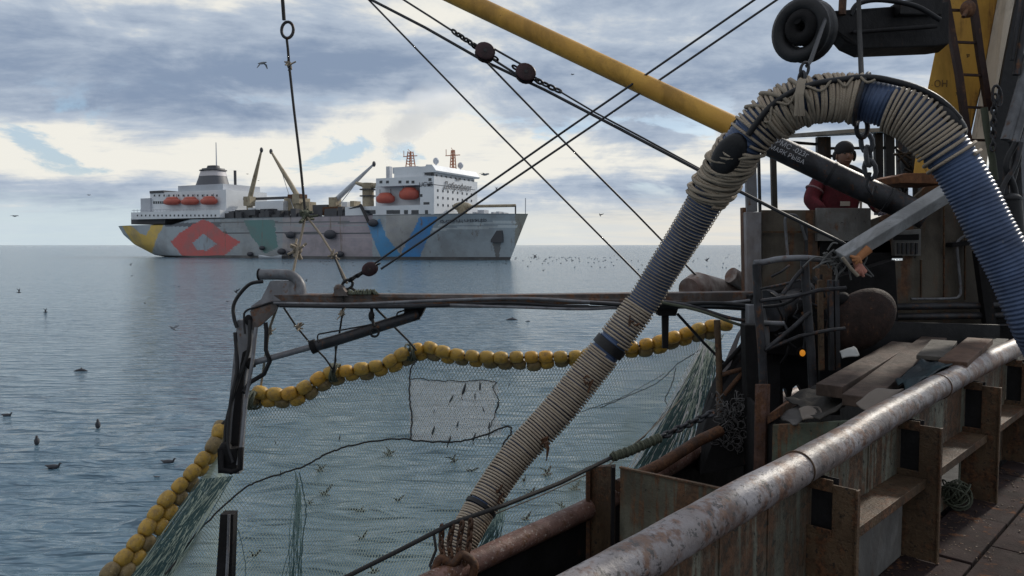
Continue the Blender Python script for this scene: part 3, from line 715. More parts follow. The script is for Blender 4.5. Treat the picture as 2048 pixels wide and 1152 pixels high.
for j in range(NV):
    for i in range(NU):
        uu = us[i] if j % 2 == 0 or i == NU-1 else (us[i]+us[i+1])/2
        p = netuv(uu, j/(NV-1)); nodes.append(netp(p[0], p[1], .20+.12*math.sin(uu*23)*math.sin(3*j/NV)))
ed = []
for j in range(NV-1):
    for i in range(NU):
        a = j*NU+i
        if j % 2 == 0:
            ed.append((a, a+NU)); 
            if i > 0: ed.append((a, a+NU-1))
        else:
            ed.append((a, a+NU))
            if i < NU-1: ed.append((a, a+NU+1))
B = MB(); ribbons(B, nodes, ed, .0064); B.build('mesh_panel', M_net, net)
# pale square panel of new netting
B = MB(); nx, ny = 40, 30; pn = []
quad = [(818, 757), (988, 764), (996, 874), (820, 880)]
for j in range(ny+1):
    for i in range(nx+1):
        u, v = (i+.5*(j % 2))/nx, j/ny; 
        x = (quad[0][0]*(1-u)+quad[1][0]*u)*(1-v)+(quad[3][0]*(1-u)+quad[2][0]*u)*v+6*math.sin(v*9)*u
        y = (quad[0][1]*(1-u)+quad[1][1]*u)*(1-v)+(quad[3][1]*(1-u)+quad[2][1]*u)*v+3*math.sin(u*5)
        pn.append(netp(x, y, -.03))
ed = []
for j in range(ny):
    for i in range(nx+1):
        a = j*(nx+1)+i; ed.append((a, a+nx+1))
        if j % 2 == 0 and i > 0: ed.append((a, a+nx))
        if j % 2 == 1 and i < nx: ed.append((a, a+nx+2))
ribbons(B, pn, ed, .0062); B.build('pale_panel', M_netw, net)
def nrope(pts, r, name, m_, off=-.05, jit=1.2):
    P = [q for q in smooth(pts, 8)]
    B = MB(); B.tube([netp(x+random.uniform(-jit, jit), y+random.uniform(-jit, jit), off) for x, y in P], r, 5, False); return B.build(name, m_, net)
nrope([(330, 1150), (400, 1060), (478, 985), (520, 962), (600, 935), (660, 905), (720, 887), (790, 878), (850, 883), (910, 884), (960, 873), (1015, 853), (1022, 868), (1008, 885), (1004, 905)], .011, 'selvage_rope', M_roped)
nrope([(832, 720), (822, 740), (819, 790), (824, 840), (820, 880)], .010, 'selvage_rope', M_roped)
nrope([(820, 757), (870, 760), (930, 762), (990, 763), (986, 775), (996, 800), (990, 830), (978, 860), (980, 885)], .006, 'lacing', M_roped, jit=2.2)
nrope([(1200, 815), (1260, 790), (1320, 762), (1355, 728), (1400, 700)], .006, 'lacing', M_roped)
nrope([(1160, 825), (1230, 800), (1290, 770), (1330, 745)], .004, 'lacing', M_roped)
nrope([(1352, 735), (1345, 765), (1330, 800), (1335, 815), (1300, 860), (1250, 915)], .006, 'lacing', M_roped)
nrope([(598, 945), (605, 975), (612, 1020), (606, 1080), (600, 1152)], .007, 'fold_rope', M_netd)
nrope([(590, 940), (596, 1010), (580, 1090), (560, 1165)], .004, 'fold_rope', M_netd)
nrope([(470, 1035), (488, 1110), (492, 1160)], .004, 'fold_rope', M_netd)
nrope([(1008, 1000), (1004, 1050), (998, 1090)], .006, 'fold_rope', M_netd)
# gathered folds: bundles of twine
def bundle(n, top, bot, m_, r0, name, off=-.30):
    B = MB()
    for k in range(n):
        a = np.array(top[0])+(np.array(top[1])-np.array(top[0]))*random.random(); t = random.random()
        b_ = np.array(bot[0])+(np.array(bot[1])-np.array(bot[0]))*t; mid = (a+b_)/2+np.array([random.uniform(-8, 8), random.uniform(-4, 8)])
        P = smooth([a, mid, b_], 7); ps = [netp(x, y, off+random.uniform(-.01, .01)-.15*math.sin(3.1*i/14)) for i, (x, y) in enumerate(P)]
        ribbons(B, ps, [(i, i+1) for i in range(len(ps)-1)], r0*random.uniform(.6, 1.6))
    return B.build(name, m_, net)
bundle(34, ((1405, 680), (1438, 692)), ((1255, 935), (1390, 925)), M_netw, .006, 'gathered_folds')
bundle(150, ((1410, 684), (1440, 695)), ((1265, 940), (1410, 915)), M_netd, .0065, 'gathered_folds')
bundle(60, ((1412, 680), (1440, 690)), ((1270, 930), (1400, 920)), M_net, .006, 'gathered_folds')
bundle(80, ((400, 958), (466, 952)), ((262, 1152), (345, 1152)), M_netd, .0065, 'gathered_folds', .02)
bundle(34, ((405, 958), (464, 952)), ((262, 1152), (345, 1152)), M_net, .006, 'gathered_folds', .02)
bundle(18, ((592, 945), (602, 985)), ((570, 1160), (606, 1160)), M_netd, .006, 'gathered_folds')
bundle(26, ((1006, 1000), (1012, 1010)), ((940, 1100), (1000, 1095)), M_netd, .009, 'gathered_folds')
# --- fish stuck in the net
M_fish = plain('dark_fish', (.035, .04, .045), .35)
for x, y, L, a in ((927, 782, 34, 8), (902, 799, 22, 20), (960, 775, 24, -8), (950, 793, 16, -5), (967, 820, 14, -25), (995, 814, 24, 12), (915, 850, 18, 4), (866, 863, 24, 10), (898, 882, 24, 14), (948, 876, 24, 8), (978, 852, 18, 0), (679, 876, 14, 5), (551, 886, 11, -30), (868, 823, 10, 0), (561, 947, 14, 0), (1018, 770, 10, 10)):
    c = netp(x, y, -.05); s_ = L/1500*D(y)/2; aa = R(a); dr = Vector((math.sin(aa), 0, math.cos(aa)))
    B = MB(); B.tube([c+dr*s_*t+Vector((.10*s_*math.sin(t*2.2), 0, 0)) for t in (-1, -.7, -.3, .1, .5, .8, 1)], [s_*q for q in (.02, .07, .15, .17, .14, .09, .02)], 8)
    ta = c-dr*s_*.95; sd_ = Vector((math.cos(aa), 0, -math.sin(aa))); B.prism([ta+dr*s_*.12, ta-dr*s_*.22+sd_*s_*.2, ta-dr*s_*.12, ta-dr*s_*.22-sd_*s_*.2], (0, .004, 0))
    tag(B.build('fish', M_fish), 'small dark fish caught in the hanging net', 'fish', 'fish caught in the net')
# ================================================================== the net-hanging gantry arm over the water
def Yb(px): return 8.35-(px-500)/1140*.95
ga = thing('gantry_arm', 'rusty horizontal steel beam with a folded leg reaching out over the net', 'boom', at(1000, 600, Yb(1000)))
def bp_(px, py, o=0): return at(px, py, Yb(px)+o)
B = MB(); B.prism([bp_(545, 590), bp_(700, 588), bp_(1000, 590), bp_(1500, 584), bp_(1640, 583), bp_(1640, 606), bp_(1500, 606), bp_(1000, 610), bp_(560, 608)], (0, .2, 0)); B.build('beam', M_beam, ga, .006)
B = MB(); B.prism([bp_(540, 604, -.03), bp_(1180, 612, -.03), bp_(1180, 617, -.03), bp_(545, 614, -.03)], (0, .16, 0)); B.build('flange', M_steel, ga)
for q, (pts, r, m_) in enumerate((([(548, 606), (700, 608), (900, 600), (1050, 597), (1180, 604), (1300, 609), (1450, 606), (1560, 592)], .016, M_steel), ([(560, 612), (800, 614), (1000, 606), (1120, 612), (1250, 616), (1400, 614), (1520, 618), (1600, 606)], .018, M_black), ([(900, 610), (1050, 615), (1180, 618), (1320, 610), (1480, 612)], .015, M_steel), ([(1180, 606), (1300, 612), (1420, 606), (1540, 612), (1640, 590)], .02, M_black), ([(1300, 600), (1380, 612), (1460, 636), (1510, 640), (1560, 620)], .018, M_dsteel), ([(1320, 604), (1400, 622), (1480, 650), (1510, 652)], .015, M_ropeg))):
    MB().tube([bp_(x, y, -.1-.03*q) for x, y in smooth(pts, 8)], r, 7).build('hydraulic_hose', m_, ga)
# knuckle and leg
def Yl(py): return 8.35-(py-560)/592*.75
def lp(px, py, o=0): return at(px, py, Yl(py)+o)
B = MB(); B.prism([lp(502, 612), lp(522, 598), lp(540, 562), (lp(588, 562)), lp(596, 600), lp(560, 606), lp(512, 655), lp(504, 660)], (0, .16, 0)); B.build('knuckle_plate', M_steel, ga, .006)
B = MB(); B.prism([lp(500, 622, -.05), lp(512, 610, -.05), lp(556, 603, -.05), lp(552, 622, -.05), lp(520, 652, -.05), lp(506, 660, -.05)], (0, .05, 0)); B.build('knuckle_bracket', M_beam, ga)
B = MB(); B.tube([lp(x, y, .03) for x, y in smooth([(517, 549), (560, 549), (583, 552), (600, 570), (602, 598)], 8)], .060, 14, True); B.build('gooseneck_pipe', M_steel, ga)
MB().ring(lp(518.5, 549, .03), RT, .058, .012, 18, 6).build('pipe_rim', M_dark, ga)
legp = [(468, 650), (484, 628), (500, 626), (504, 640), (499, 690), (491, 760), (484, 850), (481, 950), (436, 950), (442, 880), (452, 820), (462, 760), (464, 700)]
for a_, b_, m_, nm_ in ((0, 13, M_dsteel, 'leg'),):
    B = MB(); B.prism([lp(474, 640), lp(503, 640), lp(496, 720), lp(487, 800), lp(480, 900), lp(478, 948), lp(448, 948), lp(452, 880), lp(458, 800), lp(466, 720)], (0, .14, 0)); leg = B.build('leg', M_steel, ga, .006)
B = MB(); B.prism([lp(485, 705, -.02), lp(492, 700, -.02), lp(480, 850, -.02), lp(474, 930, -.02), lp(460, 930, -.02), lp(464, 850, -.02), lp(470, 790, -.02)], (0, .03, 0)); B.build('leg_web', M_dark, ga)
for q, pts in enumerate(([(500, 640), (497, 700), (476, 760), (464, 800), (452, 850), (450, 905)], [(512, 655), (505, 720), (492, 800), (484, 880), (476, 930)], [(470, 665), (474, 740), (462, 800), (456, 880), (466, 925)])):
    MB().tube([lp(x, y, -.08-.02*q) for x, y in smooth(pts, 6)], .021, 7).build('leg_hose', M_black if q != 1 else M_steel, ga)
B = MB(); B.box(lp(460, 918, -.03), (.20, .16, .26)); B.ell(lp(452, 900, -.05), (.07, .08, .10)); B.tube([lp(444, 895, -.1), lp(443, 938, -.14), lp(462, 944, -.14), lp(480, 938, -.12), lp(482, 895, -.1)], .03, 8); B.build('end_fitting', M_dark, ga)
MB().tube([lp(x, y, -.06) for x, y in smooth([(526, 563), (500, 568), (478, 590), (467, 612), (468, 635), (474, 655)], 8)], .020, 8).build('loop_hose', M_black, ga)
MB().tube([lp(x, y, -.06) for x, y in smooth([(600, 606), (550, 604), (520, 612), (492, 622), (488, 640), (490, 668)], 8)], .012, 8).build('loop_hose', M_black, ga)
MB().ell(lp(497, 640, -.06), (.045, .03, .06)).build('pivot_pin', M_dark, ga)
# hydraulic cylinder
cyl = MB().tube([lp(628, 693, -.02), lp(680, 678, -.04), lp(838, 628, -.06)], .062, 14).build('ram_barrel', M_dsteel, ga)
MB().tube([lp(500, 727, -.02), lp(560, 711, -.02), lp(628, 692, -.02)], .034, 10).build('ram_rod', M_steel, ga)
B = MB(); B.cyl(lp(622, 695, -.02), lp(633, 691, -.02), .078, 14); B.build('ram_gland', M_dark, ga)
B = MB(); B.cyl(lp(494, 728, -.02), lp(508, 724, -.02), .06, 12); B.build('ram_clevis', M_dark, ga)
B = MB(); B.prism([lp(808, 612, -.1), lp(852, 612, -.1), lp(840, 636, -.1), lp(826, 642, -.1), lp(808, 634, -.1)], (0, .18, 0)); B.build('ram_bracket', M_dark, ga, .004)
MB().tube([lp(x, y, -.09) for x, y in smooth([(636, 684), (636, 670), (650, 666), (700, 657), (748, 648), (790, 640), (795, 626), (812, 620)], 6)], .009, 6).build('ram_pipe', M_black, ga)
# crushed lashings, pad eyes and hanging plate on the beam
B = MB(); B.prism([bp_(664, 592, -.06), bp_(672, 576, -.06), bp_(684, 574, -.06), bp_(696, 592, -.06)], (0, .14, 0)); B.ell(bp_(678, 579, .02), (.06, .05, .06)); B.build('pad_eye', M_beam, ga)
B = MB()
for k in range(26):
    x = random.uniform(696, 758); B.tube([bp_(x, 589, -.05), bp_(x+random.uniform(-8, 8), 584-random.uniform(0, 5), -.02), bp_(x+random.uniform(-12, 12), 589, .05)], .010, 5)
B.build('rope_lashing', M_ropeg, ga)
B = MB(); B.prism([bp_(1310, 614, -.1), bp_(1358, 614, -.1), bp_(1352, 632, -.1), bp_(1318, 632, -.1)], (0, .15, 0)); B.prism([bp_(1325, 632, -.06), bp_(1338, 632, -.06), bp_(1337, 697, -.06), bp_(1326, 697, -.06)], (0, .06, 0)); B.build('hanger_plate', M_dark, ga, .004)
# hook under the beam
B = MB(); B.tube([lp(743, 617, -.12), lp(745, 640, -.12), lp(748, 652, -.12)], .018, 7); B.ring(lp(749, 665, -.14), (0.2, -1, 0), .045, .014, 14, 6); B.ell(lp(743, 632, -.12), (.035, .03, .06))
tag(B.build('lifting_hook', M_black), 'black hook and eye hanging under the beam beside the hydraulic ram', 'hook')
# lower post in the water
B = MB(); B.prism([lp(440, 1029), lp(467, 1029), lp(462, 1175), lp(430, 1175)], (0, .13, 0)); po = B.build('steel_post', M_dark, None, .006); tag(po, 'dark steel post standing upright in the net at the bottom edge', 'post')
MB().tube([lp(458, 1029, -.04), lp(456, 1100, -.04), lp(452, 1175, -.04)], .016, 8).build('pipe', M_steel, po)
# ropes from the beam to the floats
def line(name, pts, r, label, m_=None, cat='rope', n=6, seg=0):
    B = MB(); B.tube([at(*p) for p in pts], r, n); return tag(B.build(name, m_ or M_wire), label, cat)
line('rope', [(568, 616, 8.5), (592, 652, 8.7), (620, 686, 8.9), (650, 716, 9.2), (668, 742, 9.5)], .012, 'rope slanting from the beam knuckle down past the hydraulic ram to the floats', M_roped)
line('rope', [(685, 570, 8.25), (686, 620, 8.1), (678, 672, 8.6), (672, 700, 9.2), (668, 745, 9.5)], .012, 'upright rope from the ring on the beam down to the yellow floats', M_roped)
line('rope', [(664, 744, 9.5), (672, 722, 9.3), (670, 690, 9.0)], .008, 'thin doubled rope knotted on the floats below the hydraulic ram', M_roped)
line('rope', [(752, 617, 8.2), (790, 655, 8.6), (815, 680, 9.2), (832, 700, 9.6)], .013, 'rope from under the beam to the highest yellow float', M_roped)
line('rope', [(798, 664, 8.8), (826, 690, 9.5)], .007, 'thin loose rope end just above the highest yellow float', M_roped)
line('rope', [(552, 620, 8.4), (538, 660, 8.6), (528, 730, 9.0), (522, 770, 9.6), (505, 800, 9.4)], .016, 'pale rope inside the knuckle going down to the left end of the floats', M_rope)
line('hose', [(531, 645, 8.1), (533, 662, 8.1), (532, 700, 8.1), (540, 722, 8.1), (528, 748, 8.1), (500, 765, 8.1), (487, 785, 8.0)], .026, 'black rubber hose looping inside the steel leg', M_black, 'hose')
def knot(p, r, label, m_=None):
    B = MB(); c = at(*p)
    for k in range(16):
        d = Vector((random.gauss(0, 1), random.gauss(0, 1), random.gauss(0, 1))).normalized(); e = d+Vector((random.gauss(0, .5),)*3)*.6
        B.tube([c, c+d*r*.6, c+e*r*random.uniform(.7, 1.3)], r*.16, 5)
    B.ell(c, (r*.5, r*.5, r*.5)); return tag(B.build('rope_knot', m_ or M_rope), label, 'knot')
knot((597, 655, 8.6), .055, 'pale frayed knot on the rope below the beam knuckle'); knot((684, 626, 8.05), .04, 'pale knot on the upright rope just under the beam')
knot((540, 665, 8.55), .04, 'pale knot beside the black hose inside the knuckle')
for x, y, l_ in ((668, 745, 'rope lashing tied round the floats at the first hanging point'), (826, 705, 'rope lashing tied round the floats at the highest point'), (508, 800, 'rope lashing tied round the floats beside the steel leg')):
    B = MB(); c = netp(x, y, .02)
    for k in range(7): B.ring(c+Vector((random.uniform(-.05, .05), random.uniform(-.02, .02), 0)), (1, random.uniform(-.4, .4), random.uniform(-.5, .5)), .115, .013, 14, 5)
    tag(B.build('rope_lashing', M_ropeg), l_, 'lashing')
# ================================================================== standing wires across the sky
line('hanging_rope', [(545, -420, 9.0), (563, -30, 9.0), (568, 40, 9.0)], .024, 'thick dark rope end above the ring at the top', M_roped)
rg_ = MB(); rg_.ring(at(575, 60, 9.0), (.25, -1, .1), .066, .017, 22, 8, Rb=.1, major=(0, 0, -1)); 
tag(MB().ring(at(575, 60, 9.0), (.25, -1, .1), .098, .018, 22, 8, Rb=.066, major=(.15, 0, 1)).build('iron_ring', M_dsteel), 'dark iron ring on the hanging rope near the top edge', 'ring')
line('hanging_rope', [(573, 74, 9.0), (576, 100, 9.0), (578, 128, 9.0), (588, 220, 8.9), (600, 320, 8.8), (611, 430, 8.7)], .017, 'long dark rope hanging from the iron ring down to the frayed joint', M_roped)
knot((578, 130, 9.0), .06, 'small pale frayed knot below the iron ring against the sky')
knot((611, 428, 8.7), .10, 'knotted rope joint in front of the middle of the ship', M_ropeg); 
knot((596, 500, 8.65), .10, 'pale frayed rope knot in front of the ship hull')
line('hanging_rope', [(611, 430, 8.7), (604, 465, 8.65), (596, 500, 8.6), (586, 545, 8.5)], .016, 'short rope from the joint through the frayed knot behind the gooseneck pipe', M_rope)
line('hanging_rope', [(611, 430, 8.7), (642, 470, 8.6), (668, 512, 8.5), (690, 556, 8.4), (694, 566, 8.35)], .014, 'pale rope slanting from the joint down to the ring on the beam', M_rope)
line('hanging_rope', [(668, 512, 8.45), (684, 552, 8.35), (690, 566, 8.3)], .010, 'thin second strand beside the pale slanting rope', M_roped)
knot((668, 512, 8.5), .06, 'small pale knot on the slanting rope above the beam')
tag(MB().ring(at(695, 569, 8.3), (.1, -1, .1), .06, .016, 18, 8, Rb=.048, major=(.6, 0, .4)).build('iron_ring', M_black), 'black ring joining the ropes on top of the beam', 'ring')
line('sling', [(678, 582, 8.3), (690, 574, 8.3)], .018, 'short dark sling from the ring to the pad eye', M_roped, 'sling'); line('sling', [(700, 574, 8.3), (714, 584, 8.3), (722, 588, 8.3)], .016, 'short dark sling right of the ring on the beam', M_roped, 'sling')
M_block = surf('block_maroon', (.05, .018, .022), (.025, .012, .014), rust=.2, scale=10, rough=.45, bump=.3)
def block(p, r, ax, label, rot=0.0):
    c = at(*p); root = thing('pulley_block', label, 'pulley', c); d = Vector(ax).normalized(); yv = Vector((.25, -1, .1)); yv = (yv-d*yv.dot(d)).normalized(); w = d.cross(yv)
    M = Matrix((d, w, yv)).transposed()
    for s_ in (-1, 1): MB().ell(c+yv*s_*r*.42, (r*1.12, r*.98, r*.16), M, 18, 8).build('cheek', M_block, root, 0)
    MB().ring(c, yv, r*.72, r*.22, 20, 8).build('sheave', M_dark, root); MB().cyl(c-yv*r*.62, c+yv*r*.62, r*.2, 10).build('pin', M_dsteel, root)
    for s_ in (-1, 1): MB().ring(c+d*s_*r*1.25, w, r*.36, r*.12, 14, 6).build('shackle', M_dark, root)
    return root
block((740, 538, 8.15), .078, (.8, 0, .45), 'dark red pulley block low on the left just above the beam')
line('chain', [(698, 562, 8.28), (712, 552, 8.22), (728, 544, 8.17)], .02, 'short dark swivel between the ring and the low pulley block', M_black, 'swivel')
tag(MB().chain([at(700, 560, 8.26), at(730, 543, 8.15)], .05, .011).build('chain', M_black), 'short chain leading from the ring to the low pulley block', 'chain')
block((970, 105, 8.6), .105, (.8, 0, -.45), 'dark red pulley block hanging in the sky, upper left of the pair'); block((1051, 147, 8.5), .105, (.8, 0, -.45), 'dark red pulley block hanging in the sky, lower right of the pair')
line('wire', [(610, -125, 9.9), (800, -5, 9.2), (860, 33, 9.0), (905, 62, 8.85)], .012, 'thin wire leading from the top edge to the first chain link')
tag(MB().chain([at(905, 62, 8.85), at(952, 93, 8.65)], .07, .013).build('chain', M_black), 'shackles and chain between the upper wire and the first pulley block', 'chain')
tag(MB().chain([at(1072, 160, 8.45), at(1122, 184, 8.4)], .07, .013).build('chain', M_black), 'shackles and chain right of the second pulley block', 'chain')
line('wire', [(978, 92, 8.6), (1050, 133, 8.5)], .012, 'upper wire running between the two pulley blocks'); line('wire', [(985, 118, 8.6), (1035, 150, 8.5)], .014, 'lower wire running between the two pulley blocks')
line('wire', [(1118, 182, 8.4), (1190, 225, 8.2), (1290, 278, 8.0), (1400, 338, 7.7), (1480, 385, 7.5)], .010, 'wire from the pulley blocks down to the right behind the thick hose')
line('stay_wire', [(560, -130, 9.9), (728, -8, 9.4), (850, 55, 9.1), (966, 121, 8.75), (1090, 180, 8.5), (1240, 258, 8.1), (1400, 342, 7.6), (1560, 424, 7.2), (1690, 488, 7.0)], .017, 'thickest dark wire running from the top left down to the deckhouse')
line('stay_wire', [(730, -8, 9.4), (1000, 270, 9.1), (1290, 562, 8.7)], .012, 'thin wire from the top left corner of the rigging down behind the hose')
line('stay_wire', [(965, 116, 8.65), (1100, 255, 8.5), (1270, 425, 8.3), (1430, 590, 8.1)], .012, 'thin wire falling from the first pulley block to the beam')
line('stay_wire', [(2000, -335, 7.2), (1520, -8, 7.6), (1100, 282, 8.0), (742, 532, 8.15)], .012, 'upper of the two parallel wires rising to the right from the low pulley block')
line('stay_wire', [(2010, -310, 7.2), (1565, -8, 7.6), (1180, 255, 7.95), (762, 538, 8.12)], .012, 'lower of the two parallel wires rising to the right from the low pulley block')
line('wire', [(1355, 628, 7.6), (1408, 686, 7.7), (1462, 740, 7.8)], .016, 'dark wire crossing the right end of the floats', M_wire)
# turnbuckle line above the outer rail
line('mooring_rope', [(680, 1160, 4.55), (800, 1100, 4.62), (905, 1046, 4.7), (1010, 1010, 4.9), (1120, 966, 5.2), (1225, 914, 5.5)], .016, 'tarred rope crossing in front of the foot of the thick hose', M_roped)
B = MB(); P = [at(*p) for p in ((1225, 914, 5.5), (1260, 902, 5.56), (1318, 876, 5.66))]
for k, p in enumerate(resample(P, .02)): B.ring(p, P[-1]-P[0], .022+.008*math.sin(k*1.3)**2, .012, 10, 5)
tag(B.build('rope_splice', M_ropeg), 'thick wound splice on the rope above the outer rail', 'splice')
tag(MB().chain([at(1318, 876, 5.66), at(1425, 826, 5.95)], .06, .012).build('turnbuckle', M_dsteel), 'steel turnbuckle chain right of the wound splice', 'turnbuckle')
line('rope', [(960, 1040, 5.3), (1080, 992, 5.45), (1220, 928, 5.7), (1290, 870, 5.9), (1360, 800, 6.1)], .005, 'very thin line running just above the wound splice', M_rope)
# ================================================================== inner bulwark with its pipe rail (runs away to the right at 45 degrees)
BA = Vector((.62, 2.76, 0)); BD = Vector((.7012, .7129, 0)).normalized(); BN = Vector((BD.y, -BD.x, 0)); DZ = 2.10
def bw(px, py, off=0.0):
    d = ray(px, py); p0 = BA+BN*off; nrm = BN; k = ((p0-CAM).dot(nrm))/d.dot(nrm); p = CAM+d*k
    return (p-BA).dot(BD), p.z
def bs(s, off, z): return BA+BD*s+BN*off+Vector((0, 0, z))
BM = Matrix((BD, BN, Vector((0, 0, 1)))).transposed()
def bbox(B, s0, s1, o0, o1, z0, z1): return B.box(bs((s0+s1)/2, (o0+o1)/2, (z0+z1)/2), (abs(s1-s0), abs(o1-o0), abs(z1-z0)), BM)
bul = thing('bulwark', 'rusty steel bulwark with ribs and a worn grey pipe rail along its top', 'bulwark', bs(2, 0, DZ))
rp = []
for px, py in ((1130, 1205), (1240, 1138), (1358, 1073), (1480, 1002), (1636, 915), (1820, 804), (1943, 738), (2038, 692)):
    s, z = bw(px, py); rp.append((s, z))
rs_ = sorted(rp); 
def zr(s): return float(np.interp(s, [a for a, b_ in rs_], [b_ for a, b_ in rs_]))
pts = [bs(s, 0, zr(s)+.003*mnoise.noise(Vector((s*1.7, 0, 0)))) for s in np.linspace(-1.2, rs_[-1][0], 50)]
def dent(B):
    for i, v in enumerate(B.v):
        p = Vector(v); h_ = mnoise.noise(p*2.6)*.006+mnoise.noise(p*9)*.0016; a = (p-BA); ax_ = BA+BD*a.dot(BD); q = Vector((p.x-ax_.x, p.y-ax_.y, 0)); B.v[i] = tuple(p+Vector((0, 0, h_))+q*h_*3)
    return B
dent(MB().tube([pts[0].lerp(pts[-1], 0)*0+p for p in resample(pts, .05)], .082, 36)).build('pipe_rail', M_rail, bul)
for s_ in (1.05, 3.3): MB().ring(bs(s_, 0, zr(s_)), BD, .083, .0055, 36, 6).build('weld', M_rib, bul)
def u_base(px): Y = 2.096/(.984-(px-CX)/FPX); return (Vector(((px-CX)/FPX*Y, Y, 0))-BA).dot(BD)
RB = [u_base(1625), u_base(1806), u_base(1936)]; sp_ = RB[1]-RB[0]
ZS = 2.60                                                        # height of the stringer
holes = [(RB[0]-.0, RB[0]+.0, 0, 0)]
def panel(B, s0, s1, z0, z1=None, o=0.0, th=.010):
    a = zr(s0)-.07 if z1 is None else z1; b_ = zr(s1)-.07 if z1 is None else z1
    B.prism([bs(s0, o, z0), bs(s1, o, z0), bs(s1, o, b_), bs(s0, o, a)], -BN*th)
h1 = u_base(1884)+.02; h2 = RB[2]-.02
for s0, s1, z0, z1 in ((-1.2, RB[0], DZ, None), (RB[0], RB[1], DZ, None), (RB[1], h1, DZ, ZS), (h1, h2, DZ, DZ+.10), (h1, h2, ZS-.03, ZS+.0), (RB[1], RB[2]-.02, ZS, None), (RB[2]-.02, 7.3, DZ, None)):
    B = MB(); panel(B, s0, s1, z0, z1); B.build('plate', M_bulw, bul)
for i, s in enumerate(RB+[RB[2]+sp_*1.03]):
    B = MB(); t = .012; zt = zr(s)-.06
    # web with a slot next to the plate under the rail
    B.prism([bs(s, .12, ZS), bs(s, .23, ZS), bs(s, .23, zt-.02), bs(s, .12, zt-.02)], BD*t); B.prism([bs(s, .0, ZS), bs(s, .12, ZS), bs(s, .12, ZS+.035), bs(s, 0, ZS+.035)], BD*t); B.prism([bs(s, .0, zt-.06), bs(s, .12, zt-.06), bs(s, .12, zt-.0), bs(s, 0, zt-.0)], BD*t)
    B.prism([bs(s, .0, DZ), bs(s, .23, DZ), bs(s, .23, ZS), bs(s, .0, ZS)], BD*t)
    B.build('rib', M_rib, bul, .003)
    B = MB(); B.prism([bs(s+.05, .002, ZS), bs(s+.05, .13, ZS), bs(s+.05, .13, zt), bs(s+.05, .002, zt)], BD*.006); B.build('slot_shade_plate', M_black, bul)  # black plate added behind the slot to stand in for its shade
    B = MB(); B.prism([bs(s-.012, .23, DZ), bs(s+.024, .23, DZ), bs(s+.024, .23, zt-.02), bs(s-.012, .23, zt-.02)], BN*.012); B.build('rib_flange', M_rib, bul, .003)
for s0, s1 in ((RB[0]+.02, RB[1]-.02), (RB[1]+.02, RB[2]-.02), (RB[2]+.03, 7.2)):
    B = MB(); bbox(B, s0, s1, .002, .16, ZS-.012, ZS); bbox(B, s0, s1, .16, .17, ZS-.05, ZS+.004); B.build('stringer', M_rib, bul, .002)
B = MB(); bbox(B, RB[0]-.26, RB[0], .002, .10, 2.36, 2.372); bbox(B, RB[0]-.26, RB[0], .10, .108, 2.33, 2.376); B.build('ledge', M_rib, bul)
# vertical weld seams and drips on the plate
for s in (RB[0]-.42, RB[0]-.85, RB[1]-.5): B = MB(); bbox(B, s-.005, s+.005, 0.001, .006, DZ, zr(s)-.07); B.build('weld_seam', M_bulw, bul)
# box section standing on deck between the ribs (gusset)
B = MB(); bbox(B, RB[0]+.48, RB[1]-.02, .005, .045, DZ, ZS-.09); B.build('doubler_plate', M_wallg, bul, .003)
# ================================================================== deck
DP = Vector((3, 1, DZ))
B = MB(); B.prism([bs(-3, -.02, DZ-.10), bs(9, -.02, DZ-.10), bs(9, 4, DZ-.10), bs(-3, 4, DZ-.10)], (0, 0, .05)); 
dk = B.build('deck', M_dark); dk['kind'] = 'structure'
B = MB(); random.seed(3)
for j in range(9):
    o0 = .03+j*.36; s = -3+random.random()
    while s < 9:
        L = random.choice((.9, 1.3, 1.8)); dz_ = random.uniform(-.006, .004)
        bbox(B, s+.007, s+L-.007, o0+.008, o0+.352, DZ-.05, DZ+dz_); s += L
dk = B.build('deck_planking', M_deckm, None, .006); dk['kind'] = 'structure'
B = MB()
for k in range(420):
    s, o = random.uniform(1.5, 5), abs(random.gauss(.1, .25))+.01; r = random.uniform(.002, .008); B.ell(bs(s, o, DZ+.003), (r*1.8, r, r*.4), Matrix.Rotation(random.uniform(0, 3), 3, 'Z'), 5, 4)
tag(B.build('deck_grit', M_rib), kind='stuff', label='rust flakes and grit lying on the deck under the bulwark', cat='grit')
# coil of old rope in the freeing port
B = MB(); c = bs((h1+h2)/2-.02, .05, DZ+.11)
for k in range(26):
    a = Vector((random.gauss(0, 1), random.gauss(0, 1), random.gauss(0, 1))).normalized(); B.ring(c+Vector((random.uniform(-.03, .03), random.uniform(-.03, .03), random.uniform(-.03, .03))), a, random.uniform(.05, .10), .006, 16, 5)
tag(B.build('rope_coil', M_ropeg), 'tangled ball of old rope lying in the freeing port of the bulwark', 'rope')
# ================================================================== outer hull side and the dark well between
OA = Vector((.58, 5.6, 0))
def osx(px, py, off=0.0):
    p0 = OA+BN*off; d = ray(px, py); k = ((p0-CAM).dot(BN))/d.dot(BN); p = CAM+d*k; return (p-OA).dot(BD), p.z
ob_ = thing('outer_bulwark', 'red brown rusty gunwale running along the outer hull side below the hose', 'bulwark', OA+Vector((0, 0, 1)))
op = sorted([osx(*q) for q in ((760, 1200), (880, 1143), (1010, 1080), (1100, 1040), (1180, 1003), (1300, 945), (1400, 885), (1480, 832), (1560, 790))])
def oz(s): return float(np.interp(s, [a for a, _ in op], [b_ for _, b_ in op]))
B = MB(); B.tube([OA+BD*s+Vector((0, 0, oz(s)-.05)) for s in np.linspace(op[0][0]-1.5, 9, 40)], .075, 16); B.build('gunwale', surf('gunwale_rust', (.24, .14, .115), (.13, .07, .055), rust=.45, streak=.1, scale=6, rough=.5, bump=.7, chips=.7, chipc=(.40, .34, .30)), ob_)
B = MB(); S_ = np.linspace(op[0][0]-1.5, 9, 24)
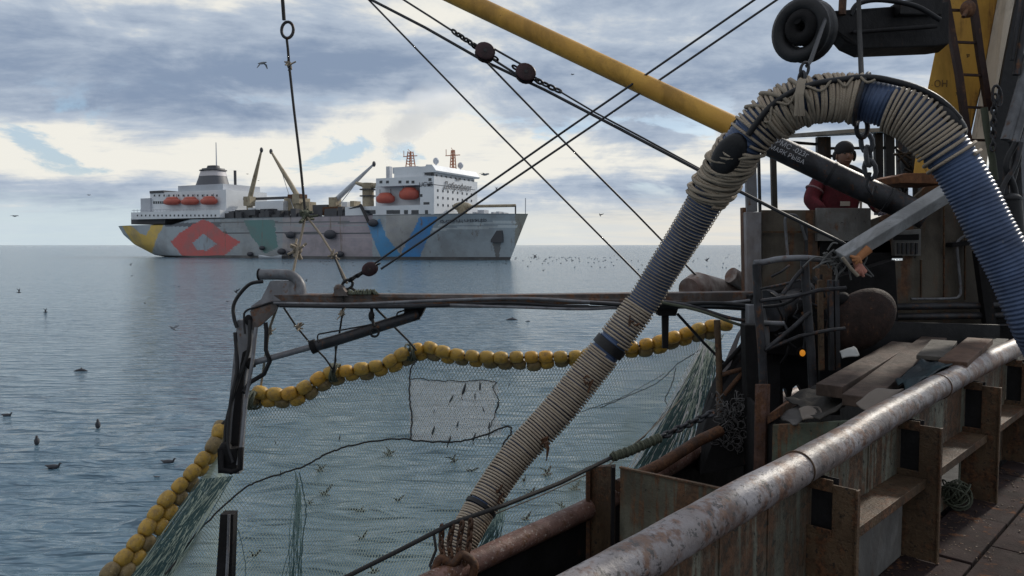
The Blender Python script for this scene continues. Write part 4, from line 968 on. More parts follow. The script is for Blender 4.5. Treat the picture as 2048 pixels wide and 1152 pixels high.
for a, b_ in zip(S_, S_[1:]): B.prism([OA+BD*a+Vector((0, 0, -.3)), OA+BD*b_+Vector((0, 0, -.3)), OA+BD*b_+Vector((0, 0, oz(b_)-.1)), OA+BD*a+Vector((0, 0, oz(a)-.1))], BN*.012)
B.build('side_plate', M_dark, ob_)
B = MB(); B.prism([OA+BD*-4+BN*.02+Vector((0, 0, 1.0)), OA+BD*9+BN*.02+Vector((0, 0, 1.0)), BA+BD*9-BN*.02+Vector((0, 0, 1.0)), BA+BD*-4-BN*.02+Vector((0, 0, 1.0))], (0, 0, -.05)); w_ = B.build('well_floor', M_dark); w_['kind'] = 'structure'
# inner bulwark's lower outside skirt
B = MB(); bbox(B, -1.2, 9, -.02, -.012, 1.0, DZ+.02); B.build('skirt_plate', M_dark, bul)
# --- cross plates dividing the well
cp = thing('cross_plate', 'tall rusty steel plate with a corner post crossing between both bulwarks', 'plate', at(1180, 1000, 5.6))
A0, A1 = at(1240, 936, 5.35), at(1500, 992, 4.75); A1 = Vector((A1.x, A1.y, A0.z)); A2 = A0+(A1-A0)*1.74
M_cross = surf('cross_paint', (.15, .145, .11), (.08, .07, .05), rust=.55, streak=.8, scale=3.5, rough=.6, bump=.5, chips=.3)
B = MB(); B.prism([A0, A2, A2-Vector((0, 0, 1.4)), A0-Vector((0, 0, 1.4))], (.02, .03, 0)); B.build('plate', M_cross, cp, .003)
B = MB(); P0 = at(1174, 935, 5.62); B.prism([P0, at(1228, 932, 5.4), at(1228, 932, 5.4)-Vector((0, 0, 1.4)), P0-Vector((0, 0, 1.4))], (.02, .05, 0)); B.build('corner_post', M_rib, cp, .004)
B = MB(); B.bar(at(1176, 936, 5.58), at(1176, 936, 5.58)-Vector((0, 0, 1.3)), .03, .05); B.build('edge_strip', M_rust, cp)
B = MB(); B.bar(at(1226, 933, 5.36), at(1226, 933, 5.36)-Vector((0, 0, 1.3)), .022, .06); B.build('edge_strip', M_dark, cp)
B = MB(); B.bar(A0+Vector((0, 0, .006)), A2+Vector((0, 0, .006)), .03, .012); B.build('top_strip', M_rib, cp)
bn = thing('deck_bin', 'greenish rusty steel bin holding scrap, half hidden behind the pipe rail', 'bin', at(1640, 900, 5.0))
Q0, Q1 = at(1545, 850, 5.35), at(1760, 838, 4.9); B = MB(); B.prism([Q0, Q1, Q1-Vector((0, 0, 1)), Q0-Vector((0, 0, 1))], (.02, .03, 0)); B.build('side', surf('bin_green', (.11, .13, .095), (.05, .055, .04), rust=.5, streak=.7, scale=3.5, rough=.6, bump=.5, chips=.4), bn, .003)
B = MB(); B.prism([Q0, Q0-Vector((0, 0, 1)), at(1490, 790, 6.6)-Vector((0, 0, 1)), at(1490, 790, 6.6)], (.03, .0, 0)); B.build('side', M_dark, bn)
B = MB(); B.prism([at(1535, 830, 5.4), at(1560, 815, 5.4), at(1600, 790, 6.4), at(1575, 800, 6.4)], (0, 0, -.07)); B.build('rim', M_rust, bn, .003)
pst = MB().prism([at(1510, 768, 5.5), at(1533, 768, 5.5), at(1541, 768, 5.55), at(1520, 768, 5.6)], (0, 0, -1.25)).build('steel_post', surf('post_rust', (.17, .10, .08), (.10, .06, .05), rust=.6, streak=.4, scale=6, rough=.6, bump=.5, chips=.6), None, .004)
tag(pst, 'short rusty reddish post left of the scrap bin', 'post')
# scraps in the bin
M_rag = plain('pale_rag', (.15, .125, .105), .85); M_rag2 = plain('grey_rag', (.09, .083, .08), .85); M_tarp = surf('blue_tarp', (.010, .035, .045), (.006, .012, .018), scale=5, rough=.5, bump=.6)
def cloth(name, outline, label, m_, Yf, amp=.03, sub=9, cat='cloth', thick=.01):
    """crumpled sheet filling a four-sided outline of pixels"""
    (a, b_, c, d) = outline; B = MB(); n = sub
    for side in (0, 1):
        for j in range(n+1):
            for i in range(n+1):
                u, v = i/n, j/n; x = (a[0]*(1-u)+b_[0]*u)*(1-v)+(d[0]*(1-u)+c[0]*u)*v; y = (a[1]*(1-u)+b_[1]*u)*(1-v)+(d[1]*(1-u)+c[1]*u)*v
                w = (a[2]*(1-u)+b_[2]*u)*(1-v)+(d[2]*(1-u)+c[2]*u)*v
                e = 1 if 0 < i < n and 0 < j < n else .6; q = at(x, y, w)
                h = mnoise.noise(Vector((q.x*4, q.y*4, len(name))))+.6*mnoise.noise(Vector((q.x*10, q.y*10, 4)))
                B.v.append(tuple(q+Vector((h*amp*.6*e, h*amp*.4, h*amp*e-side*thick))))
    m0 = (n+1)*(n+1)
    for j in range(n):
        for i in range(n):
            k = j*(n+1)+i; B.f.append((k, k+1, k+n+2, k+n+1)); B.f.append((m0+k, m0+k+n+1, m0+k+n+2, m0+k+1)); B.sm += [True, True]; B.fc += [None, None]
    ring_ = [j for j in range(n+1)]+[(n+1)*j+n for j in range(1, n+1)]+[(n+1)*n+j for j in range(n-1, -1, -1)]+[(n+1)*j for j in range(n-1, 0, -1)]
    for k in range(len(ring_)): p, q = ring_[k], ring_[(k+1) % len(ring_)]; B.f.append((p, p+m0, q+m0, q)); B.sm.append(True); B.fc.append(None)
    return tag(B.build(name, m_), label, cat)
cloth('rag', [(1556, 832, 5.5), (1600, 812, 5.7), (1640, 822, 5.5), (1590, 848, 5.2)], 'crumpled grey rags lying in the scrap bin', M_rag2, 5, .06)
cloth('rag', [(1598, 815, 5.4), (1640, 806, 5.4), (1650, 830, 5.2), (1605, 838, 5.2)], 'pale crumpled cloth on top of the scrap bin', M_rag, 5, .05)
cloth('rag', [(1712, 806, 4.9), (1752, 776, 5.0), (1806, 782, 4.9), (1745, 826, 4.7)], 'pale cloth draped beside the planks right above the pipe rail', M_rag, 5, .04)
cloth('rag', [(1680, 700, 6.0), (1708, 690, 6.0), (1720, 706, 5.9), (1684, 716, 5.9)], 'small white crumpled rag behind the two brown planks', plain('white_rag', (.3, .3, .29), .8), 5, .06)
cloth('tarpaulin', [(1790, 760, 5.35), (1842, 722, 5.6), (1906, 722, 5.4), (1818, 782, 4.95)], 'dark blue green tarpaulin bunched under the planks', M_tarp, 5, .07, 14, 'tarpaulin')
cloth('tarpaulin', [(1568, 798, 5.7), (1640, 768, 6.0), (1730, 790, 5.3), (1640, 838, 5.1)], 'dark brown sheet hanging over the bin under the brown planks', surf('brown_sheet', (.035, .03, .025), (.015, .014, .014), scale=4, rough=.7, bump=.5), 5, .07, 14, 'tarpaulin')
cloth('mat', [(1780, 668, 7.2), (1860, 652, 7.3), (1925, 672, 7.3), (1800, 684, 7.1)], 'flattened greyish sacking lying behind the planks', plain('sacking', (.05, .045, .037), .9), 5, .05, 12, 'sacking')
# --- planks
def plank(a, b_, w, th, label, m_=M_wood):
    a, b_ = at(*a), at(*b_); d = (b_-a).normalized(); side = d.cross(Vector((0, 0, 1))).normalized()
    up = side.cross(d); B = MB(); M = Matrix((side, d, up)).transposed(); B.box((a+b_)/2-up*th/2, (w, (b_-a).length, th), M)
    return tag(B.build('plank', m_, None, .006), label, 'plank', 'planks laid over the bin')
M_wood2 = surf('grey_wood', (.09, .08, .07), (.06, .053, .045), scale=6, rough=.8, bump=.6, fine=30); M_wood3 = surf('red_wood', (.13, .075, .05), (.085, .05, .035), scale=5, rough=.75, bump=.6, fine=30)
plank((1658, 770, 5.35), (1806, 684, 6.75), .19, .09, 'left one of the two long brown planks laid over the bin')
plank((1716, 792, 5.05), (1868, 674, 6.9), .21, .08, 'right one of the two long brown planks, end nearest the pipe rail')
plank((1862, 712, 5.7), (1888, 680, 6.5), .20, .035, 'short grey plank to the right of the long brown planks', M_wood2)
plank((1905, 722, 5.5), (1960, 676, 6.4), .19, .05, 'reddish plank touching the pipe rail', M_wood3); plank((1962, 700, 6.3), (1992, 676, 6.9), .20, .04, 'rightmost short grey plank by the end of the pipe rail', M_wood2)
# ================================================================== the thick hose
HP = [(893, 1150, 4.95, .104), (925, 1080, 5.05, .106), (968, 1005, 5.2, .108), (1030, 915, 5.35, .112), (1110, 828, 5.45, .122), (1180, 742, 5.5, .122), (1243, 662, 5.5, .118), (1290, 598, 5.5, .118), (1332, 530, 5.45, .120), (1380, 455, 5.35, .124), (1432, 368, 5.2, .132), (1482, 292, 5.0, .138), (1538, 236, 4.9, .140), (1610, 203, 4.8, .138), (1690, 196, 4.75, .138), (1765, 208, 4.65, .142), (1838, 240, 4.55, .145), (1893, 302, 4.5, .142), (1940, 378, 4.45, .140), (1982, 462, 4.4, .140), (2027, 545, 4.35, .140), (2068, 640, 4.3, .140), (2112, 730, 4.3, .14), (2150, 850, 4.3, .14), (2168, 990, 4.3, .14), (2172, 1140, 4.3, .14)]
hs = smooth(HP, 16); HC = [at(p[0], p[1], p[2]) for p in hs]; HR = [p[3] for p in hs]
harc = [0]
for a, b_ in zip(HC, HC[1:]): harc.append(harc[-1]+(b_-a).length)
HL = harc[-1]
def hpos(l):
    i = int(np.searchsorted(harc, l))-1; i = max(0, min(i, len(HC)-2)); f = (l-harc[i])/(harc[i+1]-harc[i])
    return HC[i].lerp(HC[i+1], f), HR[i]*(1-f)+HR[i+1]*f
def lpix(px, py):
    best = min(range(len(hs)), key=lambda i: (hs[i][0]-px)**2+(hs[i][1]-py)**2); return harc[best]
hose = thing('suction_hose', 'thick ribbed blue hose wrapped in pale rope arching over the deck', 'hose', hpos(.2)[0])
M_hose = surf('hose_blue', (.075, .112, .205), (.042, .06, .11), scale=4, rough=.42, bump=.15, chips=.25, chipc=(.16, .17, .2), fine=40)
l0b, l1b, l2b = lpix(1268, 592), lpix(1425, 385), HL
def corr(l0, l1, pitch, amp, name, m_, shrink=0.0):
    n = int((l1-l0)/pitch*6); pts = []; rr = []
    for i in range(n+1):
        l = l0+(l1-l0)*i/n; p, r = hpos(l); pts.append(p); rr.append(r-shrink+amp*(math.cos(2*math.pi*l/pitch)))
    return MB().tube(pts, rr, 40).build(name, m_, hose)
corr(0, HL, .024, .004, 'hose_body', M_hose, .012)
# helical rope whipping in zones
def frame(l):
    p, r = hpos(l); p2, _ = hpos(min(HL, l+.01)); p1, _ = hpos(max(0, l-.01)); t = (p2-p1).normalized()
    a = Vector((.3, -1, .2)); a = (a-t*a.dot(t)).normalized(); return p, r, t, a, t.cross(a)
def whip(l0, l1, pitch, rr, name, m_, jit=.0, dr=0.0, tilt=0.0):
    B = MB(); turns = (l1-l0)/pitch; n = int(turns*26); pts = []
    for i in range(n+1):
        l = l0+(l1-l0)*i/n; th = 2*math.pi*turns*i/n; ll = min(HL, max(0, l+tilt*math.sin(th+.5)+jit*mnoise.noise(Vector((l*30, th*.3, 0)))))
        p, r, t, a, b_ = frame(ll); r = r+dr+jit*.5*mnoise.noise(Vector((l*22, th*.16, 5)))
        pts.append(p+(a*math.cos(th)+b_*math.sin(th))*r)
    B.tube(pts, rr, 5); return B.build(name, m_, hose)
lz = [lpix(*q) for q in ((893, 1150), (960, 1012), (1225, 688), (1265, 605), (1413, 402), (1480, 292), (1535, 238), (1600, 205), (1718, 198), (1805, 222), (1905, 320))]
whip(0, lz[1]-.02, .019, .0085, 'rope_whipping', M_ropew, .004)
whip(lz[1]+.02, lpix(1207, 707), .0225, .0088, 'rope_whipping', M_ropew, .005)
whip(lpix(1228, 680), lz[3], .0235, .0092, 'rope_whipping', M_ropew, .006)
whip(lz[3], lz[4], .0245, .0042, 'thin_cord', M_rope, .004, -.002)
whip(lz[4], lz[5]+.02, .026, .012, 'rope_whipping', M_ropew, .03, .006, .02); whip(lz[4]+.02, lz[5]-.02, .05, .013, 'loose_rope', M_rope, .06, .016, .05)
whip(lz[5]+.06, lz[6]-.02, .03, .010, 'rope_whipping', M_ropew, .02, .003)
whip(lz[6]-.02, lz[8], .024, .012, 'rope_whipping', M_ropew, .016, .006); whip(lz[6], lz[7]+.05, .06, .014, 'loose_rope', M_rope, .08, .014, .04)
whip(lz[9]-.06, lz[10]-.10, .0265, .0105, 'rope_whipping', M_ropew, .008, .004); whip(lz[10]-.07, lz[10]+.03, .05, .011, 'rope_whipping', M_ropew, .004, .004)
for l0, l1, m_, ex in ((lpix(1211, 702), lpix(1226, 683), M_black, .006), (lz[1]-.012, lz[1]+.016, M_black, .012), (lpix(1580, 212), lpix(1603, 206), M_black, .008)):
    B = MB(); n = 6; B.tube([hpos(l0+(l1-l0)*i/n)[0] for i in range(n+1)], [hpos(l0+(l1-l0)*i/n)[1]+ex for i in range(n+1)], 32, True); B.build('rubber_band', m_, hose)
# dark strap running along the inside of the arch
def along(l0, l1, th0, th1, r, name, m_, ex=.02, n=40, wob=0):
    pts = []
    for i in range(n+1):
        l = l0+(l1-l0)*i/n; th = th0+(th1-th0)*i/n+wob*math.sin(i*.7); p, rr, t, a, b_ = frame(l); pts.append(p+(a*math.cos(th)+b_*math.sin(th))*(rr+ex))
    return MB().tube(pts, r, 8).build(name, m_, hose)
th_near = 0.0
along(lpix(1500, 270), lpix(1870, 270), -.35, -.35, .020, 'dark_strap', M_black, .016); along(lpix(1530, 240), lpix(1740, 200), -.15, -.2, .008, 'loose_rope', M_rope, .026, 40, .2)
for (px, py), th, sx in (((1472, 305), -.8, .17), ((1862, 262), -.75, .15)):
    p, r, t, a, b_ = frame(lpix(px, py)); nd = a*math.cos(th)+b_*math.sin(th); M = Matrix((t, nd.cross(t), nd)).transposed()
    MB().ell(p+nd*r*.72, (sx, .10, r*.42), M, 20, 10, p=.7).build('rubber_patch', M_black, hose)
for (px, py), th in (((1258, 640), .0), ((1068, 872), .2), ((985, 985), .1), ((1165, 760), -.1)):
    p, r, t, a, b_ = frame(lpix(px, py)); B = MB()
    for k in range(4):
        q = th+random.uniform(-.4, .4); base = p+(a*math.cos(q)+b_*math.sin(q))*(r+.008); B.tube([base, base+t*random.uniform(-.05, .05)+a*.015, base+t*random.uniform(-.07, .07)+b_*random.uniform(-.04, .04)], .006, 5)
    B.build('rope_end', M_rust, hose)
p, r, t, a, b_ = frame(lpix(1128, 880)); 
tag(MB().tube([at(1092, 884, 5.2), at(1096, 896, 5.2), at(1093, 922, 5.2)], [.016, .012, .003], 6).build('torn_strip', M_rust), 'torn brown strip dangling under the thick hose', 'strip')
# chains lashing the foot of the hose to the gunwale
for k, (x0, x1, x2) in enumerate(((884, 880, 890), (905, 896, 905), (925, 915, 918), (942, 936, 930))):
    tag(MB().chain([at(x0, 1052-4*k, 4.7), at(x1+2, 1090, 4.68), at(x2, 1128, 4.62)], .042, .0095).build('chain', M_rust), ('leftmost chain lashing the foot of the hose', 'second chain from the left at the foot of the hose', 'third chain from the left at the foot of the hose', 'rightmost chain lashing the foot of the hose')[k], 'chain')
B = MB(); B.tube([at(x, y, 4.6) for x, y in smooth([(868, 1148), (880, 1118), (905, 1126), (925, 1110), (948, 1128), (945, 1152)], 8)], .028, 8); tag(B.build('iron_hook', M_rust), 'heavy rusty hook gripping the gunwale at the foot of the hose', 'hook')
line('tie_rope', [(868, 1070, 4.8), (872, 1100, 4.75), (860, 1130, 4.7), (868, 1150, 4.65)], .010, 'loose dark cord hanging left of the chains at the hose foot', M_roped)
# tackle holding the arch up
B = MB(); B.ring(at(1609, 139, 4.75), (.3, -1, 0), .045, .010, 16, 6, Rb=.028, major=(.3, 0, 1)); B.ring(at(1604, 158, 4.75), (1, .3, 0), .045, .011, 16, 6, Rb=.03, major=(0, 0, 1)); tag(B.build('chain_links', M_dsteel), 'two chain links between the big rubber roller and the hose arch', 'chain')
B = MB()
for k in range(9): x = 1600+random.uniform(-9, 9); B.tube([at(x+6, 160, 4.7), at(x, 190, 4.6), at(x+random.uniform(-4, 8), 232, 4.62)], .010, 5)
tag(B.build('rope_sling', M_rope), 'pale rope sling lashed over the hose arch below the chain links', 'sling')
line('wire', [(1600, -330, 5.8), (1638, -8, 5.4), (1650, 40, 5.2), (1622, 120, 4.85), (1614, 132, 4.8)], .014, 'dark wire passing over the big rubber roller to the chain links')
line('lifting_rope', [(1710, -420, 5.8), (1717, -8, 5.6), (1719, 60, 5.4), (1723, 156, 4.75)], .016, 'upright dark rope passing the dark arm down to the top of the hose arch', M_roped)
for k in range(1): p, r, t, a, b_ = frame(lpix(1722, 199)); tag(MB().ring(p, t, r+.016, .014, 30, 8).build('hose_clamp', M_dsteel), 'grey clamp ring round the top of the hose arch', 'clamp')
B = MB(); B.ring(at(1724, 255, 4.85), (.2, -1, 0), .065, .016, 18, 8, Rb=.04, major=(0, 0, 1)); tag(B.build('shackle', M_dsteel), 'grey shackle hanging right under the hose arch', 'shackle')
tag(MB().chain([at(1732, 272, 4.9), at(1736, 310, 4.95), at(1742, 352, 5.0)], .10, .016).build('chain', M_steel), 'heavy grey chain hanging under the hose arch in front of the worker', 'chain')
tag(MB().tube([at(1740, 345, 5.0), at(1733, 372, 5.0), at(1744, 392, 5.0), at(1752, 372, 5.0)], .012, 7).build('hook', M_dsteel), 'grey hook at the end of the heavy chain', 'hook')
# ================================================================== long yellow boom with its dark heel
def yb(t): a, b_ = at(900, -25, 9.0), at(1850, 425, 6.6); return a.lerp(b_, t)
ybm = thing('cargo_boom', 'long yellow tubular boom ending in a dark greasy sleeve behind the hose', 'boom', yb(.5))
a0_, b0_ = at(840, -42, 9.2), at(1484, 262, 7.4); a0_ = a0_+(a0_-b0_)*.9; 
MB().tube([a0_, b0_], [.112, .104], 28).build('boom_tube', M_yel, ybm)
dd = (b0_-a0_).normalized(); B = MB(); B.tube([at(1472, 256, 7.42), at(1505, 272, 7.3)], .118, 28); B.build('boom_collar', M_black, ybm)
B = MB(); B.tube([at(1490, 265, 7.38), at(1700, 365, 7.1), at(1852, 434, 6.85)], [.112, .114, .116], 28); dk_ = B.build('dark_sleeve', M_dsteel, ybm)
for px, py in ((1662, 347), (1778, 400)): B = MB(); c = at(px, py, 7.15-(px-1662)*.0022); d_ = (at(1852, 434, 6.85)-at(1490, 265, 7.38)).normalized(); B.tube([c-d_*.014, c+d_*.014], .119, 28); B.build('sleeve_joint', M_black, ybm)
M_chalk = plain('chalk_lettering', (.34, .34, .36), .8)
d_ = (at(1700, 365, 7.1)-at(1490, 265, 7.38)).normalized(); nv = Vector((0, -1, 0)); nv = (nv-d_*nv.dot(d_)).normalized(); uv_ = d_.cross(nv)*-1
if uv_.z < 0: uv_ = -uv_
for body, px, py, sz in (('РМС -023г', 1584, 297, .068), ('МАЯК РЫБА', 1574, 309, .058)):
    c = at(px, py, 7.10); text(body, c, d_, uv_, sz, M_chalk, ybm, depth=.002)
text('Яблоко', at(1240, 148, 7.91), (b0_-a0_), (0, 0, 1), .09, plain('faded_marks', (.2, .1, .02), .8), ybm, depth=.001, space=.8)
# ================================================================== big rubber roller (power block) and its dark arm
c = at(1608, 62, 5.4); ax = Vector((.78, .62, .10)).normalized()
pbk = thing('power_block', 'big black rubber roller ring hanging from the dark arm at the top', 'roller', c)
B = MB(); mj = Vector((0, 0, 1)); prof = [(-.12, .145), (-.135, .20), (-.10, .235), (-.04, .225), (0, .215), (.04, .225), (.10, .235), (.135, .20), (.12, .145), (.05, .12), (-.05, .12)]
mj = (mj-ax*mj.dot(ax)).normalized(); m2 = ax.cross(mj); n = 36
vs = [c+ax*x*.62+(mj*math.cos(2*math.pi*k/n)+m2*math.sin(2*math.pi*k/n))*r*.93 for x, r in prof for k in range(n)]; m0 = len(prof)
B.add(vs, [(i*n+k, i*n+(k+1) % n, ((i+1) % m0)*n+(k+1) % n, ((i+1) % m0)*n+k) for i in range(m0) for k in range(n)], True); B.build('tyre', M_black, pbk)
for s_ in (-1, 1):
    B = MB(); 
    B.ring(c+ax*s_*.05+m2*.018+mj*.02, ax, .078, .052, 24, 8); B.build('hub', M_dark, pbk)
B = MB(); B.cyl(c+mj*.075-ax*.09, c+mj*.075+ax*.16, .035, 12); B.build('axle', M_dark, pbk)
arm = thing('crane_arm', 'heavy dark greasy steel arm reaching left from the yellow mast to the roller', 'arm', at(1780, 60, 6.1))
B = MB(); B.prism([at(1640, 38, 5.7), at(1652, 22, 5.7), at(1790, 12, 6.2), at(1898, 2, 6.6), at(1898, 88, 6.6), at(1870, 92, 6.5), at(1722, 97, 6.0), at(1690, 82, 5.9), at(1680, 70, 5.85), at(1640, 56, 5.7)], (.08, .30, 0)); B.build('arm_plate', M_dark, arm, .01)
B = MB(); B.prism([at(1800, 0, 6.1), at(1885, -6, 6.5), at(1885, 30, 6.5), at(1800, 28, 6.1)], (0, .3, 0)); B.prism([at(1700, 64, 5.9), at(1870, 50, 6.4), at(1870, 58, 6.4), at(1700, 70, 5.9)], (0, -.05, 0)); B.build('housing', M_dark, arm, .01)
B = MB(); B.cyl(at(1684, 30, 5.8), at(1686, -10, 5.8), .03, 8); B.cyl(at(1628, 48, 5.55), at(1660, 46, 5.75), .05, 12); B.build('pipe_stub', M_rust, arm)
MB().tube([at(x, y, 5.9) for x, y in smooth([(1700, 30), (1716, 8), (1760, 0), (1830, 12), (1880, 40)], 8)], .02, 7).build('hydraulic_hose', M_black, arm)
# ================================================================== yellow mast with ladder
MD = 7.3
ms = thing('mast', 'tapering yellow steel mast with rust streaks at the top right', 'mast', at(1900, 350, MD))
B = MB(); B.prism([at(2030, -480, MD), at(1952, -480, MD), at(1897, -30, MD), at(1873, 90, MD), at(1853, 188, MD), at(1838, 260, MD), at(1826, 352, MD), at(1905, 352, MD), at(1938, 275, MD), at(1968, 140, MD), at(2000, -30, MD)], (.27, .45, 0)); B.build('mast_plate', M_mast, ms, .008)
B = MB(); B.prism([at(2075, -480, MD), at(2034, -480, MD), at(2000, -30, MD+.0), at(1970, 132, MD+.0), at(1942, 278, MD), at(1932, 340, MD+.0), at(1972, 340, MD-.25), at(1984, 240, MD-.25), at(2008, 110, MD-.25), at(2036, -30, MD-.25)], (.27, .45, 0)); B.build('side_plate', M_cream, ms, .008)
text('ОН', at(1882, 168, MD-.004), RT, (0, 0, 1), .09, plain('faded_marks2', (.16, .09, .03), .8), ms, depth=.002)
B = MB(); B.prism([at(1795, 352, 7.0), at(1812, 346, 7.0), at(1895, 346, 7.0), at(1900, 360, 7.0), at(1895, 368, 7.0), at(1800, 366, 7.0)], (0, .5, 0)); B.build('mast_foot', surf('orange_rust', (.25, .10, .04), (.14, .06, .03), rust=.6, scale=5, rough=.7, bump=.4), ms, .006)
ld = thing('ladder', 'dark brown rusty ladder leaning against the yellow mast', 'ladder', at(1930, 290, 7.1))
LR = surf('ladder_brown', (.045, .022, .018), (.03, .015, .013), rust=.4, scale=8, rough=.6, bump=.4)
for P in (((1826, -480), (1886, -30), (1902, 60), (1918, 150), (1936, 285)), ((1866, -480), (1938, -30), (1948, 20), (1960, 110), (1978, 222))):
    B = MB(); 
    for a, b_ in zip(P, P[1:]): B.bar(at(*a, 7.05), at(*b_, 7.05), .055, .05, (0, 1, 0))
    B.build('rail', LR, ld)
for a, b_ in (((1900, 20), (1944, 22)), ((1908, 84), (1954, 86)), ((1918, 149), (1964, 151)), ((1927, 214), (1974, 216)), ((1935, 280), (1985, 281))): MB().bar(at(*a, 7.05), at(*b_, 7.05), .02, .028, (0, 1, 0)).build('rung', LR, ld)
B = MB(); B.ell(at(1936, 18, 7.0), (.07, .05, .08)); B.cyl(at(1940, 5, 7.0), at(1927, 34, 6.95), .02, 6); B.build('clamp', M_rust, ld)
# things hanging at the far right
tag(MB().chain([at(1990, 190, 6.6), at(1988, 215, 6.6), at(1986, 300, 6.6)], .055, .010).build('chain', M_dsteel), 'thin chain hanging beside the cream plate at the right edge', 'chain')
line('rope', [(1968, 215, 6.7), (1974, 260, 6.7), (1985, 320, 6.7), (1990, 360, 6.7)], .030, 'thick green grey rope hanging below the ladder', M_ropeg)
tag(MB().ring(at(1994, 192, 6.6), (.2, -1, 0), .045, .012, 14, 6, Rb=.09, major=(1, 0, .2)).build('hook', M_dsteel), 'grey hook at the top of the thin chain', 'hook')
dm = thing('dark_derrick', 'dark steel post with silvery hydraulic pipes at the right edge', 'post', at(2030, 400, 6.5))
B = MB(); B.prism([at(2150, -480, 6.9), at(2110, -480, 6.9), at(2038, -30, 6.9), at(2010, 110, 6.9), at(1988, 240, 6.9), at(1975, 420, 6.9), at(2000, 440, 6.9), at(2030, 240, 6.9), at(2080, -30, 6.9)], (.17, .3, 0)); B.build('post', M_black, dm, .01)
for k, (x0, y0, x1, y1, r) in enumerate(((2060, -20, 2032, 150, .03), (2062, 110, 2012, 280, .045), (2074, 110, 2026, 285, .045), (2045, -20, 2024, 120, .016))): MB().tube([at(x0, y0, 6.5), at(x1, y1, 6.5)], r, 10).build('pipe', M_steel if k in (1, 2) else M_dsteel, dm)
for k in range(7):
    P = [(2030+random.uniform(-8, 14), 285), (2018+random.uniform(-14, 20), 330), (2005+random.uniform(-6, 30), 380), (2020+random.uniform(-10, 20), 440)]; MB().tube([at(x, y, 6.3+.04*k) for x, y in smooth(P, 6)], random.choice((.014, .02, .026)), 7).build('hose', M_black if k % 2 else M_dsteel, dm)
B = MB(); B.cyl(at(2020, 400, 6.3), at(2026, 470, 6.3), .085, 14); B.ell(at(2020, 398, 6.3), (.09, .09, .05)); B.build('motor', M_black, dm)
B = MB(); B.prism([at(2040, 285, 6.9), at(2075, 180, 6.9), at(2110, 180, 6.9), at(2110, 480, 6.9), at(2050, 480, 6.9)], (0, .3, 0)); B.build('back_plate', M_steel, dm)
# ================================================================== control stand and deckhouse wall
WY = 7.9
def wl(px, py, o=0): return at(px, py, WY+o)
dh = thing('deckhouse', 'grimy rust streaked steel deckhouse wall in front of the worker', 'deckhouse', at(1700, 700, WY))
B = MB(); B.prism([wl(1524, 420), wl(1640, 420), wl(1640, 560), wl(1600, 600), wl(1524, 600)], (0, .05, 0)); B.build('wall_panel', M_wall, dh, .004)
B = MB(); B.prism([wl(1492, 424, -.04), wl(1523, 424, -.04), wl(1523, 650, -.04), wl(1496, 650, -.04)], (0, .10, 0)); B.build('corner_post', surf('corner_grey', (.25, .245, .26), (.18, .15, .14), rust=.3, streak=.7, scale=3, rough=.6, bump=.3), dh, .006)
B = MB(); B.prism([wl(1486, 415, .05), wl(1492, 415, .05), wl(1498, 650, .05), wl(1490, 650, .05)], (0, .1, 0)); B.build('edge', M_rust, dh)
B = MB(); B.prism([wl(1634, 416, -.05), wl(1742, 416, -.05), wl(1742, 482, -.05), wl(1634, 482, -.05)], (0, .05, 0)); B.build('raised_panel', M_wallg, dh, .004)
B = MB(); B.bar(wl(1526, 464, -.06), wl(1640, 464, -.06), .03, .02); B.build('rail_strip', M_rib, dh)
B = MB(); B.prism([wl(1635, 482), wl(1780, 482), wl(1784, 512), wl(1780, 640), wl(1640, 640)], (0, .05, 0)); B.build('wall_panel', M_dark, dh)
# main wall with two small gaps
B = MB(); B.prism([wl(1742, 440), wl(1800, 420), wl(1860, 366), wl(1906, 366), wl(1975, 520), wl(1975, 700), wl(1784, 700), wl(1784, 522), wl(1810, 521), wl(1810, 505), wl(1742, 505)], (0, .05, 0)); B.build('wall_panel', M_wall, dh)
B = MB(); B.prism([wl(1975, 400, .02), wl(2060, 480, .02), wl(2060, 720, .02), wl(1975, 720, .02)], (0, .05, 0)); B.build('wall_panel', M_dark, dh)
B = MB(); B.prism([wl(1790, 462, -.08), wl(1842, 458, -.08), wl(1842, 512, -.08), wl(1790, 512, -.08)], (0, .08, 0)); B.build('junction_box', M_wallg, dh, .006)
B = MB(); B.prism([wl(1788, 470, -.10), wl(1838, 468, -.10), wl(1838, 480, -.10), wl(1788, 480, -.10)], (0, .02, 0)); B.build('box_lid', M_dark, dh)
B = MB()
for k in range(5): B.prism([wl(1796+9*k, 486, -.10), wl(1800+9*k, 486, -.10), wl(1800+9*k, 508, -.10), wl(1796+9*k, 508, -.10)], (0, .02, 0))
B.build('vent_slats', M_dsteel, dh)
for py, r in ((612, .035), (632, .036), (652, .016)): MB().tube([wl(1775, py+2, -.16), wl(1900, py, -.16), wl(2060, py-2, -.16)], r, 10).build('wall_pipe', M_dsteel, dh)
MB().tube([wl(x, y, -.1) for x, y in smooth([(1822, 598), (1900, 597), (1918, 592), (1921, 575), (1916, 520), (1914, 490), (1920, 478), (1945, 462)], 6)], .014, 7).build('conduit', M_steel, dh)
B = MB(); B.prism([wl(1905, 486, -.12), wl(1945, 480, -.12), wl(1945, 490, -.12), wl(1905, 494, -.12)], (0, .12, 0)); B.build('bracket', M_dark, dh)
for x in (1842, 1888, 1930): MB().bar(wl(x, 410 if x > 1850 else 520, -.03), wl(x, 600, -.03), .012, .02, (0, 1, 0)).build('wall_rib', M_rib, dh)
B = MB(); B.bar(wl(1958, 500, -.2), wl(1985, 700, -.2), .10, .08, (0, 1, 0)); B.build('strut', M_dark, dh)
